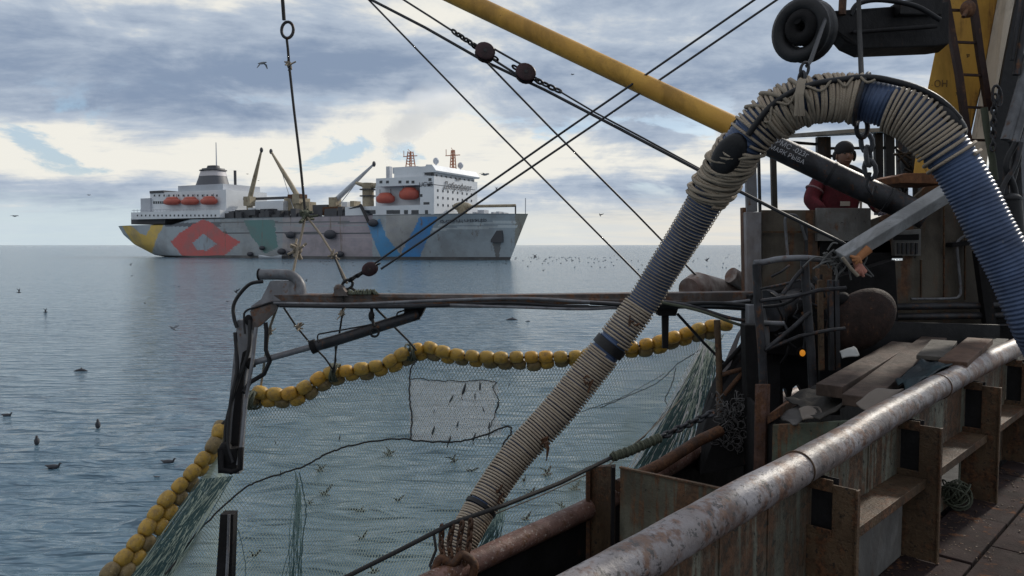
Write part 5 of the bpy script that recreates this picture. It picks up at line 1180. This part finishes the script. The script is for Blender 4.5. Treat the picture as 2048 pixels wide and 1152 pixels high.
MB().tube([wl(x, y, -.15) for x, y in smooth([(1576, 520), (1572, 470), (1570, 440), (1578, 430), (1592, 432), (1600, 445), (1612, 480)], 6)], .015, 7).build('grab_rail', M_steel, dh); MB().tube([wl(1613, 520, -.12), wl(1612, 442, -.12)], .018, 8).build('upright_pipe', M_dsteel, dh)
# platform and canopy of the control stand
stn = thing('control_stand', 'open control stand with thin roof, posts and levers around the worker', 'shelter', at(1700, 430, 9.2))
B = MB(); B.prism([at(1576, 276, 8.6), at(1700, 266, 8.6), at(1862, 260, 8.6), at(1900, 262, 10.6), at(1650, 270, 10.6)], (0, 0, .045)); B.build('roof', surf('roof_paint', (.30, .31, .31), (.2, .2, .19), rust=.3, scale=4, rough=.6), stn, .004)
for x, y0, w, m_ in ((1643, 274, .12, M_dsteel), (1656, 274, .04, M_black), (1756, 266, .09, M_black), (1778, 264, .10, M_black), (1803, 262, .11, M_dsteel), (1842, 262, .05, M_black)):
    MB().bar(at(x, y0, 8.8), at(x+2, 430, 8.8), w, .06, (0, 1, 0)).build('post', m_, stn)
for a, b_ in (((1640, 297), (1850, 295)), ((1650, 312), (1700, 312)), ((1576, 284), (1650, 290))): MB().bar(at(*a, 8.85), at(*b_, 8.85), .03, .03).build('cross_rail', M_black, stn)
B = MB(); B.box(at(1700, 500, 9.0)+Vector((0, 0, -.05)), (1.6, 1.0, .08)); B.build('platform', M_dark, stn)
for x, w, m_ in ((1503, .115, M_steel), (1520, .02, M_black), (1549, .055, surf('window_post', (.07, .065, .05), (.04, .035, .03), rust=.4, scale=6, rough=.6))): MB().bar(at(x-3, 305, 8.2), at(x, 424, 8.2), w, .05, (0, 1, 0)).build('window_post', m_, stn)
B = MB(); B.ell(at(1832, 320, 8.3), (.16, .16, .30)); B.ell(at(1840, 290, 8.3), (.12, .14, .14)); B.ell(at(1820, 345, 8.3), (.09, .1, .12)); B.cyl(at(1830, 270, 8.3), at(1832, 400, 8.3), .035, 8)
for k in range(14): a = at(1825+random.uniform(-22, 25), 285+random.uniform(-20, 90), 8.2); B.cyl(a, a+Vector((random.uniform(-.2, .2), 0, random.uniform(-.16, .16))), .016, 5)
tag(B.build('hydraulic_motor', M_black), 'dark cluster of hydraulic fittings hanging under the stand roof beside the mast', 'machinery')
B = MB()
for k in range(8):
    x = 1756+k*8; a = at(x, 384+k*3, 8.1); B.cyl(a, a+Vector((random.uniform(-.02, .02), 0, .13)), .010, 6); B.ell(a+Vector((0, 0, .14)), (.02, .02, .022))
B.box(at(1785, 400, 8.1), (.36, .2, .06)); tag(B.build('valve_bank', M_dark), 'row of dark control levers right of the worker', 'levers')
# ---- worker
skinm = plain('skin', (.16, .085, .06), .6)
def skinned(name, m_, verts, edges, radii, parent, sub=2):
    o0 = Vector(parent['_o']); me = bpy.data.meshes.new(name); me.from_pydata([tuple(Vector(v)-o0) for v in verts], edges, []); me.materials.append(m_)
    ob = bpy.data.objects.new(name, me); sc.collection.objects.link(ob); ob.parent = parent
    md = ob.modifiers.new('skin', 'SKIN'); md.use_smooth_shade = True
    for i, r in enumerate(radii): me.skin_vertices[0].data[i].radius = (r, r) if not hasattr(r, '__len__') else r
    me.skin_vertices[0].data[0].use_root = True
    s_ = ob.modifiers.new('sub', 'SUBSURF'); s_.levels = sub; s_.render_levels = sub; ob['_o'] = tuple(o0); return ob
hd = at(1688, 312, 8.45); z0 = hd.z-1.62
per = thing('person', 'worker in a dark red jacket and black cap standing behind the deckhouse wall', 'person', (hd.x, hd.y, z0))
def h(x, y, z): return (hd.x+x, hd.y+y, z0+z)
VB = [h(-.04, 0, .92), h(-.04, 0, 1.10), h(-.03, 0, 1.32), h(0, 0, 1.42), h(0, 0, 1.50), h(0, -.01, 1.60), h(-.24, 0, 1.34), h(-.36, -.04, 1.10), h(-.30, -.26, .97), h(.20, 0, 1.35), h(.30, -.06, 1.10), h(.30, -.24, 1.0), h(-.14, 0, .85), h(-.15, 0, .48), h(-.15, .02, .08), h(.08, 0, .85), h(.09, 0, .48), h(.09, .02, .08), h(-.15, -.14, .03), h(.09, -.14, .03)]
EB = [(0, 1), (1, 2), (2, 3), (3, 4), (4, 5), (2, 6), (6, 7), (7, 8), (2, 9), (9, 10), (10, 11), (0, 12), (12, 13), (13, 14), (0, 15), (15, 16), (16, 17), (14, 18), (17, 19)]
RBd = [.14, .14, .15, .07, .055, .075, .07, .05, .03, .07, .05, .03, .09, .065, .045, .09, .065, .045, .035, .035]
skinned('body', skinm, VB, EB, RBd, per)
jk = surf('red_jacket', (.115, .014, .022), (.075, .010, .016), scale=9, rough=.85, bump=.4, fine=90)
jkb = plain('black_hood', (.010, .010, .013), .9)
VJ = [h(-.06, 0, .84), h(-.06, 0, 1.0), h(-.04, 0, 1.18), h(-.03, 0, 1.33), h(-.26, .0, 1.35), h(-.39, -.04, 1.12), h(-.31, -.23, .985), h(.20, 0, 1.36), h(.32, -.06, 1.12), h(.31, -.2, 1.01)]
skinned('jacket', jk, VJ, [(0, 1), (1, 2), (2, 3), (3, 4), (4, 5), (5, 6), (3, 7), (7, 8), (8, 9)], [(.22, .17), (.23, .18), (.24, .18), (.21, .15), .105, .095, .07, .10, .085, .07], per)
skinned('hood', jkb, [h(-.17, .02, 1.40), h(0, .04, 1.47), h(.17, .02, 1.40), h(.27, 0, 1.32)], [(0, 1), (1, 2), (2, 3)], [.07, .12, .095, .085], per)
skinned('trousers', jkb, [h(-.03, 0, .92), h(-.14, 0, .82), h(-.15, 0, .48), h(-.15, .02, .10), h(.08, 0, .82), h(.09, 0, .48), h(.09, .02, .10)], [(0, 1), (1, 2), (2, 3), (0, 4), (4, 5), (5, 6)], [.15, .11, .085, .07, .11, .085, .07], per)
B = MB(); c = Vector(h(0, -.01, 1.62)); B.ell(c, (.085, .10, .125), None, 18, 12); B.ell(c+Vector((0, -.104, -.015)), (.016, .022, .028)); B.ell(c+Vector((-.09, 0, -.01)), (.015, .025, .035)); B.ell(c+Vector((.09, 0, -.01)), (.015, .025, .035))
B.ell(c+Vector((0, -.09, -.065)), (.03, .012, .008)); B.build('head', skinm, per)
B = MB()
for s_ in (-1, 1): B.ell(c+Vector((s_*.034, -.090, .018)), (.014, .009, .009))
B.build('eyes', plain('eye_dark', (.02, .02, .02), .3), per)
B = MB(); B.ell(c+Vector((0, .01, .065)), (.102, .12, .105), None, 20, 10); B.ell(c+Vector((.108, .0, -.0)), (.02, .04, .06)); B.ell(c+Vector((-.102, .02, -.0)), (.02, .035, .05)); B.build('cap', jkb, per)
B = MB(); M_tape = plain('reflective_tape', (.30, .27, .24), .5); B.prism([h(-.11, -.185, 1.055), h(-.005, -.185, 1.055), h(-.005, -.185, 1.105), h(-.11, -.185, 1.105)], (0, -.008, 0)); B.build('chest_patch', M_tape, per)
B = MB(); B.prism([h(.10, -.19, 1.03), h(.125, -.19, 1.03), h(.125, -.19, 1.11), h(.10, -.19, 1.11)], (0, -.008, 0)); B.build('zip_flap', M_tape, per)
B = MB(); B.ring(h(-.325, -.012, 1.24), (Vector(h(-.39, -.04, 1.12))-Vector(h(-.26, 0, 1.35))), .094, .012, 20, 6); B.build('sleeve_band', plain('sleeve_band', (.20, .12, .13), .7), per)
glv = plain('work_glove', (.10, .09, .12), .8)
for s_, nm2 in ((-1, 'h'), (1, 'h')):
    hx = -.29 if s_ < 0 else .30; P = Vector(h(hx, -.30, .955)); vs = [P+Vector((0, .06, .02)), P]; es = [(0, 1)]; rr = [.032, .036]
    for k in range(4): b0 = len(vs); x = (k-1.5)*.021; L = (.065, .078, .072, .055)[k]; vs += [P+Vector((x, -.03, .004)), P+Vector((x*1.15, -.03-L*.55, .004)), P+Vector((x*1.2, -.03-L*.85, -.028))]; es += [(1, b0), (b0, b0+1), (b0+1, b0+2)]; rr += [.0105, .0095, .008]
    b0 = len(vs); vs += [P+Vector((-s_*-.035*-1, .0, -.0)), P+Vector((s_*-.055, -.03, -.012))]; es += [(1, b0), (b0, b0+1)]; rr += [.013, .010]
    skinned('glove', glv, vs, es, rr, per, 1)
# ================================================================== braces, frame, buoy, small gear in front of the wall
B = MB(); B.bar(at(1682, 516, 6.1), at(1915, 372, 6.1), .135, .10, (0, -.4, 1)); tag(B.build('square_beam', surf('light_grey_beam', (.30, .31, .32), (.22, .22, .22), rust=.12, scale=5, rough=.55, bump=.3, chips=.3), None, .008), 'light grey square beam slanting up behind the blue hose', 'beam')
fr = thing('tube_frame', 'dark bent tube frame standing between the beam end and the buoy', 'frame', at(1560, 770, 6.2))
def fp(x, y, o=0): return at(x, y, 6.3+o)
MB().tube([fp(x, y) for x, y in smooth([(1508, 526), (1530, 524), (1560, 518), (1610, 516), (1650, 520)], 6)], .026, 10).build('top_bar', M_steel, fr)
for P in (((1513, 528), (1517, 620), (1524, 700), (1527, 780)), ((1609, 522), (1614, 600), (1622, 700), (1626, 790))): MB().tube([fp(*p) for p in P], .036, 12).build('leg', M_dsteel, fr)
for P, r in ((((1520, 602), (1580, 594), (1640, 580), (1692, 576)), .017), (((1530, 700), (1600, 672), (1660, 660), (1690, 657)), .016), (((1533, 698), (1580, 660), (1620, 624)), .019), (((1566, 588), (1590, 556), (1604, 540)), .018), (((1520, 578), (1560, 570), (1600, 560)), .010)): MB().tube([fp(x, y, -.03) for x, y in P], r, 8).build('brace', M_dsteel, fr)
MB().tube([fp(x, y, .05) for x, y in smooth([(1520, 614), (1560, 610), (1590, 596), (1612, 570)], 6)], .014, 7).build('hose', M_black, fr)
MB().cyl(fp(1525, 646, .1), fp(1568, 647, .1), .02, 10).build('bolt', M_steel, fr)
by = thing('buoy', 'big rusty brown ball buoy lying between the tube frame and the wall', 'buoy', at(1725, 690, 6.7))
Mb = (Matrix.Rotation(R(-38), 3, 'Y')); MB().ell(at(1722, 640, 6.7), (.34, .16, .25), Mb, 28, 18).build('body', surf('buoy_brown', (.034, .018, .014), (.02, .011, .009), rust=.3, scale=14, rough=.75, bump=.7), by)
MB().ell(at(1680, 600, 6.72), (.09, .08, .06), Mb).build('neck', M_dark, by)
# dark winch drum and machinery block behind the frame
wn = thing('winch', 'dark greasy winch and machinery behind the tube frame', 'winch', at(1600, 700, 7.2))
B = MB(); B.prism([wl(1500, 590, -.5), wl(1660, 560, -.5), wl(1680, 700, -.5), wl(1620, 715, -.5), wl(1500, 705, -.5)], (0, .3, 0)); B.build('housing', M_dark, wn, .01)
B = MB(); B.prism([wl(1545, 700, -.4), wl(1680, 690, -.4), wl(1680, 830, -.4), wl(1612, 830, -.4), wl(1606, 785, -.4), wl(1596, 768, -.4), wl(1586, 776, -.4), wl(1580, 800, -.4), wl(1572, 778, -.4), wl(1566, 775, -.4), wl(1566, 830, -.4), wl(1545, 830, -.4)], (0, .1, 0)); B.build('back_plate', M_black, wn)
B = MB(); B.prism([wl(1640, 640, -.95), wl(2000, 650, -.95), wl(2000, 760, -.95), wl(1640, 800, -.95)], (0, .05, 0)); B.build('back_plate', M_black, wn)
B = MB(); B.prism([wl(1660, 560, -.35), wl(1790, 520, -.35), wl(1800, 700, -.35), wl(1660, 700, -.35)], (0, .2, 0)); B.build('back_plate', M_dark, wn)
for x0, x1, y in ((1498, 1540, 640), (1640, 1665, 560)): B = MB(); B.prism([wl(x0, y-30, -.9), wl(x1, y-30, -.9), wl(x1, y+60, -.9), wl(x0, y+60, -.9)], (0, .12, 0)); B.build('bracket', M_steel if x0 < 1600 else M_rib, wn, .006)
B = MB(); B.cyl(at(1540, 620, 7.0), at(1600, 600, 7.3), .12, 18); B.cyl(at(1535, 622, 6.98), at(1541, 620, 7.0), .2, 20); B.cyl(at(1598, 600, 7.3), at(1604, 598, 7.33), .2, 20); B.build('drum', M_dsteel, wn)
random.seed(21)
for k in range(22):
    x, y = random.uniform(1535, 1680), random.uniform(530, 700); L = random.uniform(20, 55); a = random.uniform(0, 6.28)
    MB().tube([at(x, y, 6.75), at(x+L*.5*math.cos(a)+4, y+L*.5*math.sin(a), 6.72), at(x+L*math.cos(a), y+L*math.sin(a), 6.78)], random.choice((.008, .012, .02)), 6).build('fitting', random.choice((M_dsteel, M_black, M_rib, M_dark)), wn)
for x in (1660, 1672, 1640): MB().bar(at(x, 560, 6.6), at(x+3, 740, 6.6), .04, .04, (0, 1, 0)).build('upright', M_rib if x == 1640 else M_dsteel, wn)
lp_ = thing('deck_lamp', 'small lit orange lamp glowing in the dark under the winch', 'lamp', at(1605, 706, 7.05))
MB().ell(at(1605, 706, 7.05), (.027, .022, .032), None, 14, 8).build('bulb', plain('lamp_glow', (.5, .22, .02), .4, emit=((1, .36, .03), .35)), lp_); MB().ring(at(1605, 706, 7.05), (0, -1, 0), .052, .008, 16, 6).build('guard', M_dark, lp_)
B = MB()
for k in range(34):
    c_ = at(1662+random.uniform(-20, 45), 510+random.uniform(-12, 22), 6.15); d1 = Vector((random.uniform(-.12, .12), random.uniform(-.03, .03), random.uniform(-.10, .08))); B.tube([Vector(q) for q in smooth([c_, c_+d1, c_+d1*1.4+Vector((random.uniform(-.08, .08), 0, random.uniform(-.1, .02)))], 4)], .008, 5)
tag(B.build('rope_tangle', rope_mat('grey_rope', (.17, .17, .165), (.06, .06, .06))), 'grey rope tangle at the lower end of the light grey beam', 'rope')
line('rope', [(1685, 515, 6.0), (1700, 535, 6.0), (1716, 552, 6.0)], .014, 'pale rope end hanging from the rope tangle', M_rope)
def glove_rag(pts, name, lab, m_):
    return tag(MB().tube([at(x, y, 6.05) for x, y, _ in pts], [r for *_, r in pts], 8).build(name, m_), lab, 'glove')
og = plain('orange_glove', (.40, .17, .07), .8); pg = plain('pink_glove', (.36, .15, .11), .8)
GL = thing('rubber_glove', 'orange rubber glove hung upside down on the beam end', 'glove', at(1725, 520, 6.05))
MB().tube([at(x, y, 6.05) for x, y in ((1736, 497), (1726, 506), (1716, 516))], [.045, .04, .035], 10).build('cuff', og, GL)
for x, y in ((1700, 512), (1704, 521), (1712, 528), (1722, 526)): MB().tube([at(1716, 516, 6.03), at((1716+x)/2, (516+y)/2+1, 6.02), at(x, y, 6.03)], [.022, .017, .012], 7).build('finger', og, GL)
GL = thing('rubber_glove', 'pinkish rubber glove hanging below the orange one', 'glove', at(1722, 540, 6.05))
MB().tube([at(x, y, 6.05) for x, y in ((1712, 522), (1718, 535), (1728, 546))], [.030, .036, .032], 10).build('cuff', pg, GL)
for x, y in ((1708, 546), (1718, 551), (1727, 553)): MB().tube([at(1718, 536, 6.03), at((1718+x)/2, (536+y)/2, 6.02), at(x, y, 6.03)], [.020, .016, .011], 7).build('finger', pg, GL)
# fenders beyond the gantry beam
dr = surf('drum_canvas', (.30, .27, .25), (.12, .07, .06), rust=.35, streak=.1, scale=4, rough=.7, bump=.4)
B = MB(); B.tube([at(1378, 580, 8.1), at(1392, 574, 8.2), at(1470, 592, 8.6), at(1490, 596, 8.7)], [.13, .165, .15, .12], 20); tag(B.build('fender', dr), 'whitish brown cylindrical fender lying behind the gantry beam', 'fender')
B = MB(); B.tube([at(1462, 550, 8.3), at(1520, 585, 8.5)], .09, 16); tag(B.build('fender', dr), 'smaller dark tube end next to the deckhouse corner', 'fender')
# stowed dark gear between net folds and bin: poles, white strip, net heap
B = MB(); B.prism([at(1474, 668, 6.9), at(1486, 650, 6.9), at(1452, 760, 6.9), at(1425, 812, 6.9), at(1440, 745, 6.9)], (.04, .1, 0)); tag(B.build('board', surf('white_board', (.40, .37, .38), (.3, .27, .27), scale=5, rough=.6)), 'narrow whitish board standing at a slant right of the gathered net', 'board')
for k, (P, r, m_, l_) in enumerate(((((1434, 640), (1438, 720), (1440, 880)), .03, M_rib, 'thin upright rusty pole standing right of the gathered net'), (((1442, 750), (1470, 742), (1500, 735)), .022, M_rust, 'short rusty rod joining the upright pole to the dark post'), (((1440, 740), (1476, 700), (1500, 670)), .02, M_dark, 'dark slanting bar beside the whitish board'), (((1448, 790), (1480, 752), (1500, 730)), .022, M_rust, 'lower slanting rusty bar below the whitish board'))):
    tag(MB().tube([at(x, y, 6.75) for x, y in P], r, 8).build('pole', m_), l_, 'pole')
B = MB(); B.prism([at(1490, 650, 6.6), at(1524, 650, 6.6), at(1530, 900, 6.4), at(1498, 920, 6.4)], (0, .15, 0)); tag(B.build('dark_post', M_dark, None, .008), 'broad dark post under the deckhouse corner', 'post')
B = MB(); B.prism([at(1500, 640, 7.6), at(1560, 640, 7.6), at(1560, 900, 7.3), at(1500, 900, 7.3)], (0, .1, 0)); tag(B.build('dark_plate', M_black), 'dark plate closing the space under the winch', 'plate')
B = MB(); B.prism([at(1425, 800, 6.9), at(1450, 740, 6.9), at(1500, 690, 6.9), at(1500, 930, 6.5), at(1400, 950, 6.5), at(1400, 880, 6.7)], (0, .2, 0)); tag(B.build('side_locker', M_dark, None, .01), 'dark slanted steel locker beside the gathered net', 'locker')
B = MB()
for k in range(120):
    x, y = random.uniform(1425, 1500), random.uniform(790, 905); c_ = at(x, y, 6.6+random.uniform(-.1, .05)); B.ring(c_, (random.gauss(0, 1), random.gauss(0, 1), random.gauss(0, 1)), random.uniform(.02, .05), .004, 8, 4)
tag(B.build('net_heap', plain('grey_mesh', (.09, .085, .085), .8)), 'heap of dark grey netting stowed beside the dark post', 'net')
MB_ = MB(); MB_.tube([at(x, y, d_) for x, y, d_ in ((1235, 972, 5.7), (1320, 930, 6.0), (1400, 880, 6.35), (1440, 862, 6.5))], .05, 10); tag(MB_.build('pole', M_rust), 'thick rusty pole lying along the gunwale', 'pole')
# ================================================================== birds
M_bird = plain('bird_dark', (.035, .037, .045), .7); M_birdg = plain('bird_grey', (.16, .17, .19), .7); M_birdp = plain('bird_brown', (.10, .075, .07), .8)
def swim(p, s, m_, label, flip=1, group=None):
    c = Vector(p); B = MB(); k = flip
    prof = [(-1.25, .42, .03), (-1.0, .34, .10), (-.6, .24, .22), (0, .20, .30), (.5, .22, .26), (.8, .34, .15), (.92, .58, .10), (1.0, .72, .115), (1.12, .74, .10), (1.25, .71, .035), (1.42, .68, .012)]
    B.tube([c+Vector((k*x*s*.5, 0, z*s*.5)) for x, z, r in prof], [r*s*.68 for *_, r in prof], 10)
    for sd_ in (-1, 1): B.prism([c+Vector((k*.35*s*.5, sd_*.12*s, .34*s*.5)), c+Vector((-k*1.35*s*.5, sd_*.05*s, .48*s*.5)), c+Vector((-k*.5*s*.5, sd_*.16*s, .14*s*.5))], (0, sd_*.01, 0))
    return tag(B.build('seabird', m_, loc=tuple(c)), label, 'seabird', group)
def fly(p, span, m_, label, up=.5, tilt=0.0, fore=.35, group=None, up2=None):
    """bird with body along x and wings raised by angle up"""
    c = Vector(p); s = span/2; B = MB(); up2 = up if up2 is None else up2
    M = Matrix.Rotation(tilt, 3, 'Y')
    B.tube([c+M@Vector((x*s, 0, z*s)) for x, z in ((-.55, 0), (-.35, 0), (-.1, -.02), (.15, 0), (.32, .03), (.42, .04), (.52, .02))], [r*s*1.15 for r in (.03, .07, .13, .12, .07, .07, .014)], 8)
    for sd_, u in ((-1, up), (1, up2)):
        a = c+M@Vector((.12*s, 0, .03*s)); b_ = c+M@Vector((-.12*s, 0, .03*s))
        def W_(x, r, du=0): return c+M@Vector((x*s, sd_*r*s*math.cos(u+du)*fore, r*s*math.sin(u+du)))+Vector((sd_*r*s*math.cos(u+du)*(1-fore), 0, 0))
        B.v += [tuple(q) for q in (a, b_, W_(-.10, .5, .15), W_(.14, .5, .15), W_(-.16, 1.0, -.12), W_(-.05, .98, -.12))]; n0 = len(B.v)-6
        for f in ((0, 1, 2, 3), (3, 2, 4, 5)): B.f.append(tuple(n0+i for i in f)); B.sm.append(False); B.fc.append(None)
        off = [Vector(q)+Vector((0, .0, .02*s)) for q in B.v[n0:n0+6]]; n1 = len(B.v); B.v += [tuple(q) for q in off]
        for f in ((3, 2, 1, 0), (5, 4, 2, 3)): B.f.append(tuple(n1+i for i in f)); B.sm.append(False); B.fc.append(None)
    return tag(B.build('seabird', m_, loc=tuple(c)), label, 'seabird', group)
def sea(px, py): d = ray(px, py); return CAM+d*(4.0/-d.z)
def air(px, py, Y): return at(px, py, Y)
for px, py, L, fl, l_ in ((107, 931, 26, 1, 'dark seabird floating low at the left, biggest of the swimming ones'), (337, 921, 24, 1, 'dark seabird swimming just left of the lower floats, head raised'), (14, 827, 18, 1, 'seabird swimming at the left edge above the others'), (313, 950, 10, -1, 'tiny seabird swimming below the one near the floats'), (0, 958, 14, 1, 'seabird cut by the left edge low down')):
    p = sea(px, py+5); swim(p, L/1500*p.y, M_bird, l_, fl)
for px, py, Lh, l_ in ((74, 882, 20, 'upright dark seabird on the water seen from behind at the left'), (196, 849, 20, 'upright dark seabird on the water, right of centre in the left part')):
    p = sea(px, py+8); s = Lh/1500*p.y; B = MB(); B.tube([p+Vector((0, 0, z*s)) for z in (0, .2, .5, .75, .9, 1.0)], [r*s for r in (.12, .24, .26, .13, .12, .04)], 8); B.cyl(p+Vector((0, -.1*s, .9*s)), p+Vector((0, -.25*s, .88*s)), .03*s, 5); tag(B.build('seabird', M_bird, loc=tuple(p)), l_, 'seabird')
for px, py, w, Y, up, m_, l_, tl in ((38, 585, 18, 50, 1.25, M_bird, 'dark seabird with raised wings, upper left over the water', 0), (91, 624, 17, 44, 1.2, M_bird, 'dark seabird with raised wings to the lower right of the upper left one', 0), (346, 657, 30, 30, .5, M_birdg, 'slender seabird gliding with bent wings left of the steel leg', .6), (472, 584, 20, 26, 1.1, M_bird, 'dark seabird flying right beside the black loop hose', .7), (525, 126, 34, 24, -.55, M_birdg, 'grey gull gliding in the sky beside the hanging rope', -.1), (1200, 430, 14, 40, 1.0, M_bird, 'small dark bird flying right of the ship above the horizon', 1.2), (1413, 521, 16, 30, 1.0, M_bird, 'dark seabird banking between the hose and the deckhouse', .6), (970, 349, 30, 60, .2, M_birdg, 'seabird gliding in front of the sky just right of the bridge', 0), (993, 378, 12, 60, .9, M_birdg, 'tiny bird above the foredeck of the ship', 0), (261, 530, 9, 60, 1.2, M_bird, 'tiny bird flying just below the ship stern', .5), (264, 552, 8, 60, .6, M_bird, 'tiny bird low over the water below the stern', 0), (290, 607, 8, 45, .7, M_bird, 'tiny bird over the water left of the knuckle', 0), (1145, 149, 14, 60, .3, M_birdg, 'faint bird in the sky below the yellow boom', 0), (612, 562, 10, 30, 1.2, M_bird, 'small dark bird right behind the gooseneck pipe', .5), (1070, 514, 16, 40, .8, M_bird, 'dark bird just right of the ship bow at the waterline', 0), (30, 432, 20, 80, .1, M_birdg, 'faint gliding bird near the horizon at the left', 0), (178, 390, 12, 80, .1, M_birdg, 'faint gliding bird left of the ship stern', 0), (495, 348, 8, 80, .1, M_bird, 'tiny bird between the raised crane jibs, upper', 0), (517, 361, 6, 80, .1, M_bird, 'tiny bird between the raised crane jibs, lower', 0), (455, 603, 9, 30, .5, M_bird, 'tiny bird left of the steel leg under the loop hose', 0), (358, 574, 8, 50, .6, M_bird, 'tiny bird low over the sea below the red diamond', 0), (1086, 541, 8, 50, 1.2, M_bird, 'tiny bird over bright water right of the bow', 1.1), (778, 582, 9, 45, .3, M_bird, 'tiny bird just above the beam', 0)):
    fly(air(px, py, Y), w/1500*Y, m_, l_, up, tl)
# half sunk animals
for px, py, L, l_ in ((162, 739, 30, 'dark rounded back of a sea animal breaking the water at the left'), (1024, 637, 26, 'dark back of a sea animal just below the gantry beam'), (1056, 640, 10, 'small dark fin right of the animal under the beam')):
    p = sea(px, py+3); s = L/1500*p.y; B = MB(); B.tube([p+Vector((x*s, 0, z*s)) for x, z in ((-.55, -.03), (-.3, .02), (0, .05), (.25, .03), (.5, -.03))], [r*s for r in (.02, .08, .13, .09, .02)], 10); B.prism([p+Vector((-.02*s, 0, .15*s)), p+Vector((.1*s, 0, .13*s)), p+Vector((.0, 0, .26*s))], (0, .02, 0)); tag(B.build('sea_animal', M_bird, loc=tuple(p)), l_, 'sea animal')
# birds inside and behind the net
for i, (px, py, w, l_) in enumerate(((640, 937, 22, 'dusky bird sitting behind the net above the fold rope'), (650, 985, 26, 'dusky bird flapping behind the net near the lower left'), (776, 905, 24, 'dusky bird flapping below the pale square panel'), (796, 1000, 24, 'dusky bird behind the net left of the hose foot'), (720, 1022, 26, 'dusky bird behind the middle of the lower net'), (722, 1080, 28, 'dusky bird near the bottom edge behind the net'), (506, 1112, 26, 'dusky bird behind the net just right of the lower post'), (908, 918, 22, 'grey bird with raised wings left of the hose'), (942, 940, 24, 'grey bird touching the left side of the hose'), (748, 1140, 26, 'dusky bird cut by the bottom edge'), (1094, 945, 26, 'brownish bird flapping right of the hose'), (1048, 958, 16, 'brown bird close to the right side of the hose'), (1062, 984, 20, 'brownish bird on the water above the rope'), (1150, 975, 26, 'brown bird on the water left of the corner post'), (1052, 1035, 22, 'brown bird sitting just above the gunwale'), (1124, 1010, 18, 'brown bird on the water by the gunwale'), (620, 780-300+520, 14, 'small dusky bird above the fold rope')) ):
    p = sea(px, py+8); sc_ = w/1500*p.y*1.7; rr = random.Random(i)
    fly(p+Vector((0, 0, .10*sc_)), sc_*1.1, M_birdp if px > 1000 else M_bird, l_, rr.uniform(.5, 1.1), rr.uniform(-.5, .5), .3, None, rr.uniform(.3, 1.3))
# distant flock resting by the ship
base = None; random.seed(9)
for k in range(150):
    if k < 95: px, py = random.gauss(1120, 95), 514+abs(random.gauss(0, 8))
    elif k < 120: px, py = random.uniform(1180, 1480), random.uniform(508, 545)
    else: px, py = random.uniform(560, 1030), random.uniform(523, 533)
    p = sea(px, py)
    if base is None:
        B = MB(); B.ell((0, 0, .10), (.28, .13, .13), None, 8, 5); B.tube([(.2, 0, .12), (.28, 0, .24), (.40, 0, .25)], [.06, .06, .02], 5); base = B.build('seabird', M_bird, loc=(0., 0., 0.)); o = base
    else: o = base.copy(); sc.collection.objects.link(o)
    o.location = p; s_ = min(.55, p.y/100*.34); o.scale = (s_*(1 if random.random() < .5 else -1),)+(s_, s_); tag(o, 'tiny dark seabird resting on the sea in the flock by the ship bow' if k < 95 else ('tiny dark seabird on the bright water right of the flock' if k < 120 else 'tiny dark seabird on the water along the ship side'), 'seabird', 'flock by the ship bow' if k < 95 else ('birds right of the flock' if k < 120 else 'birds along the ship side'))
for o in sc.objects:
    if '_o' in o.keys(): del o['_o']
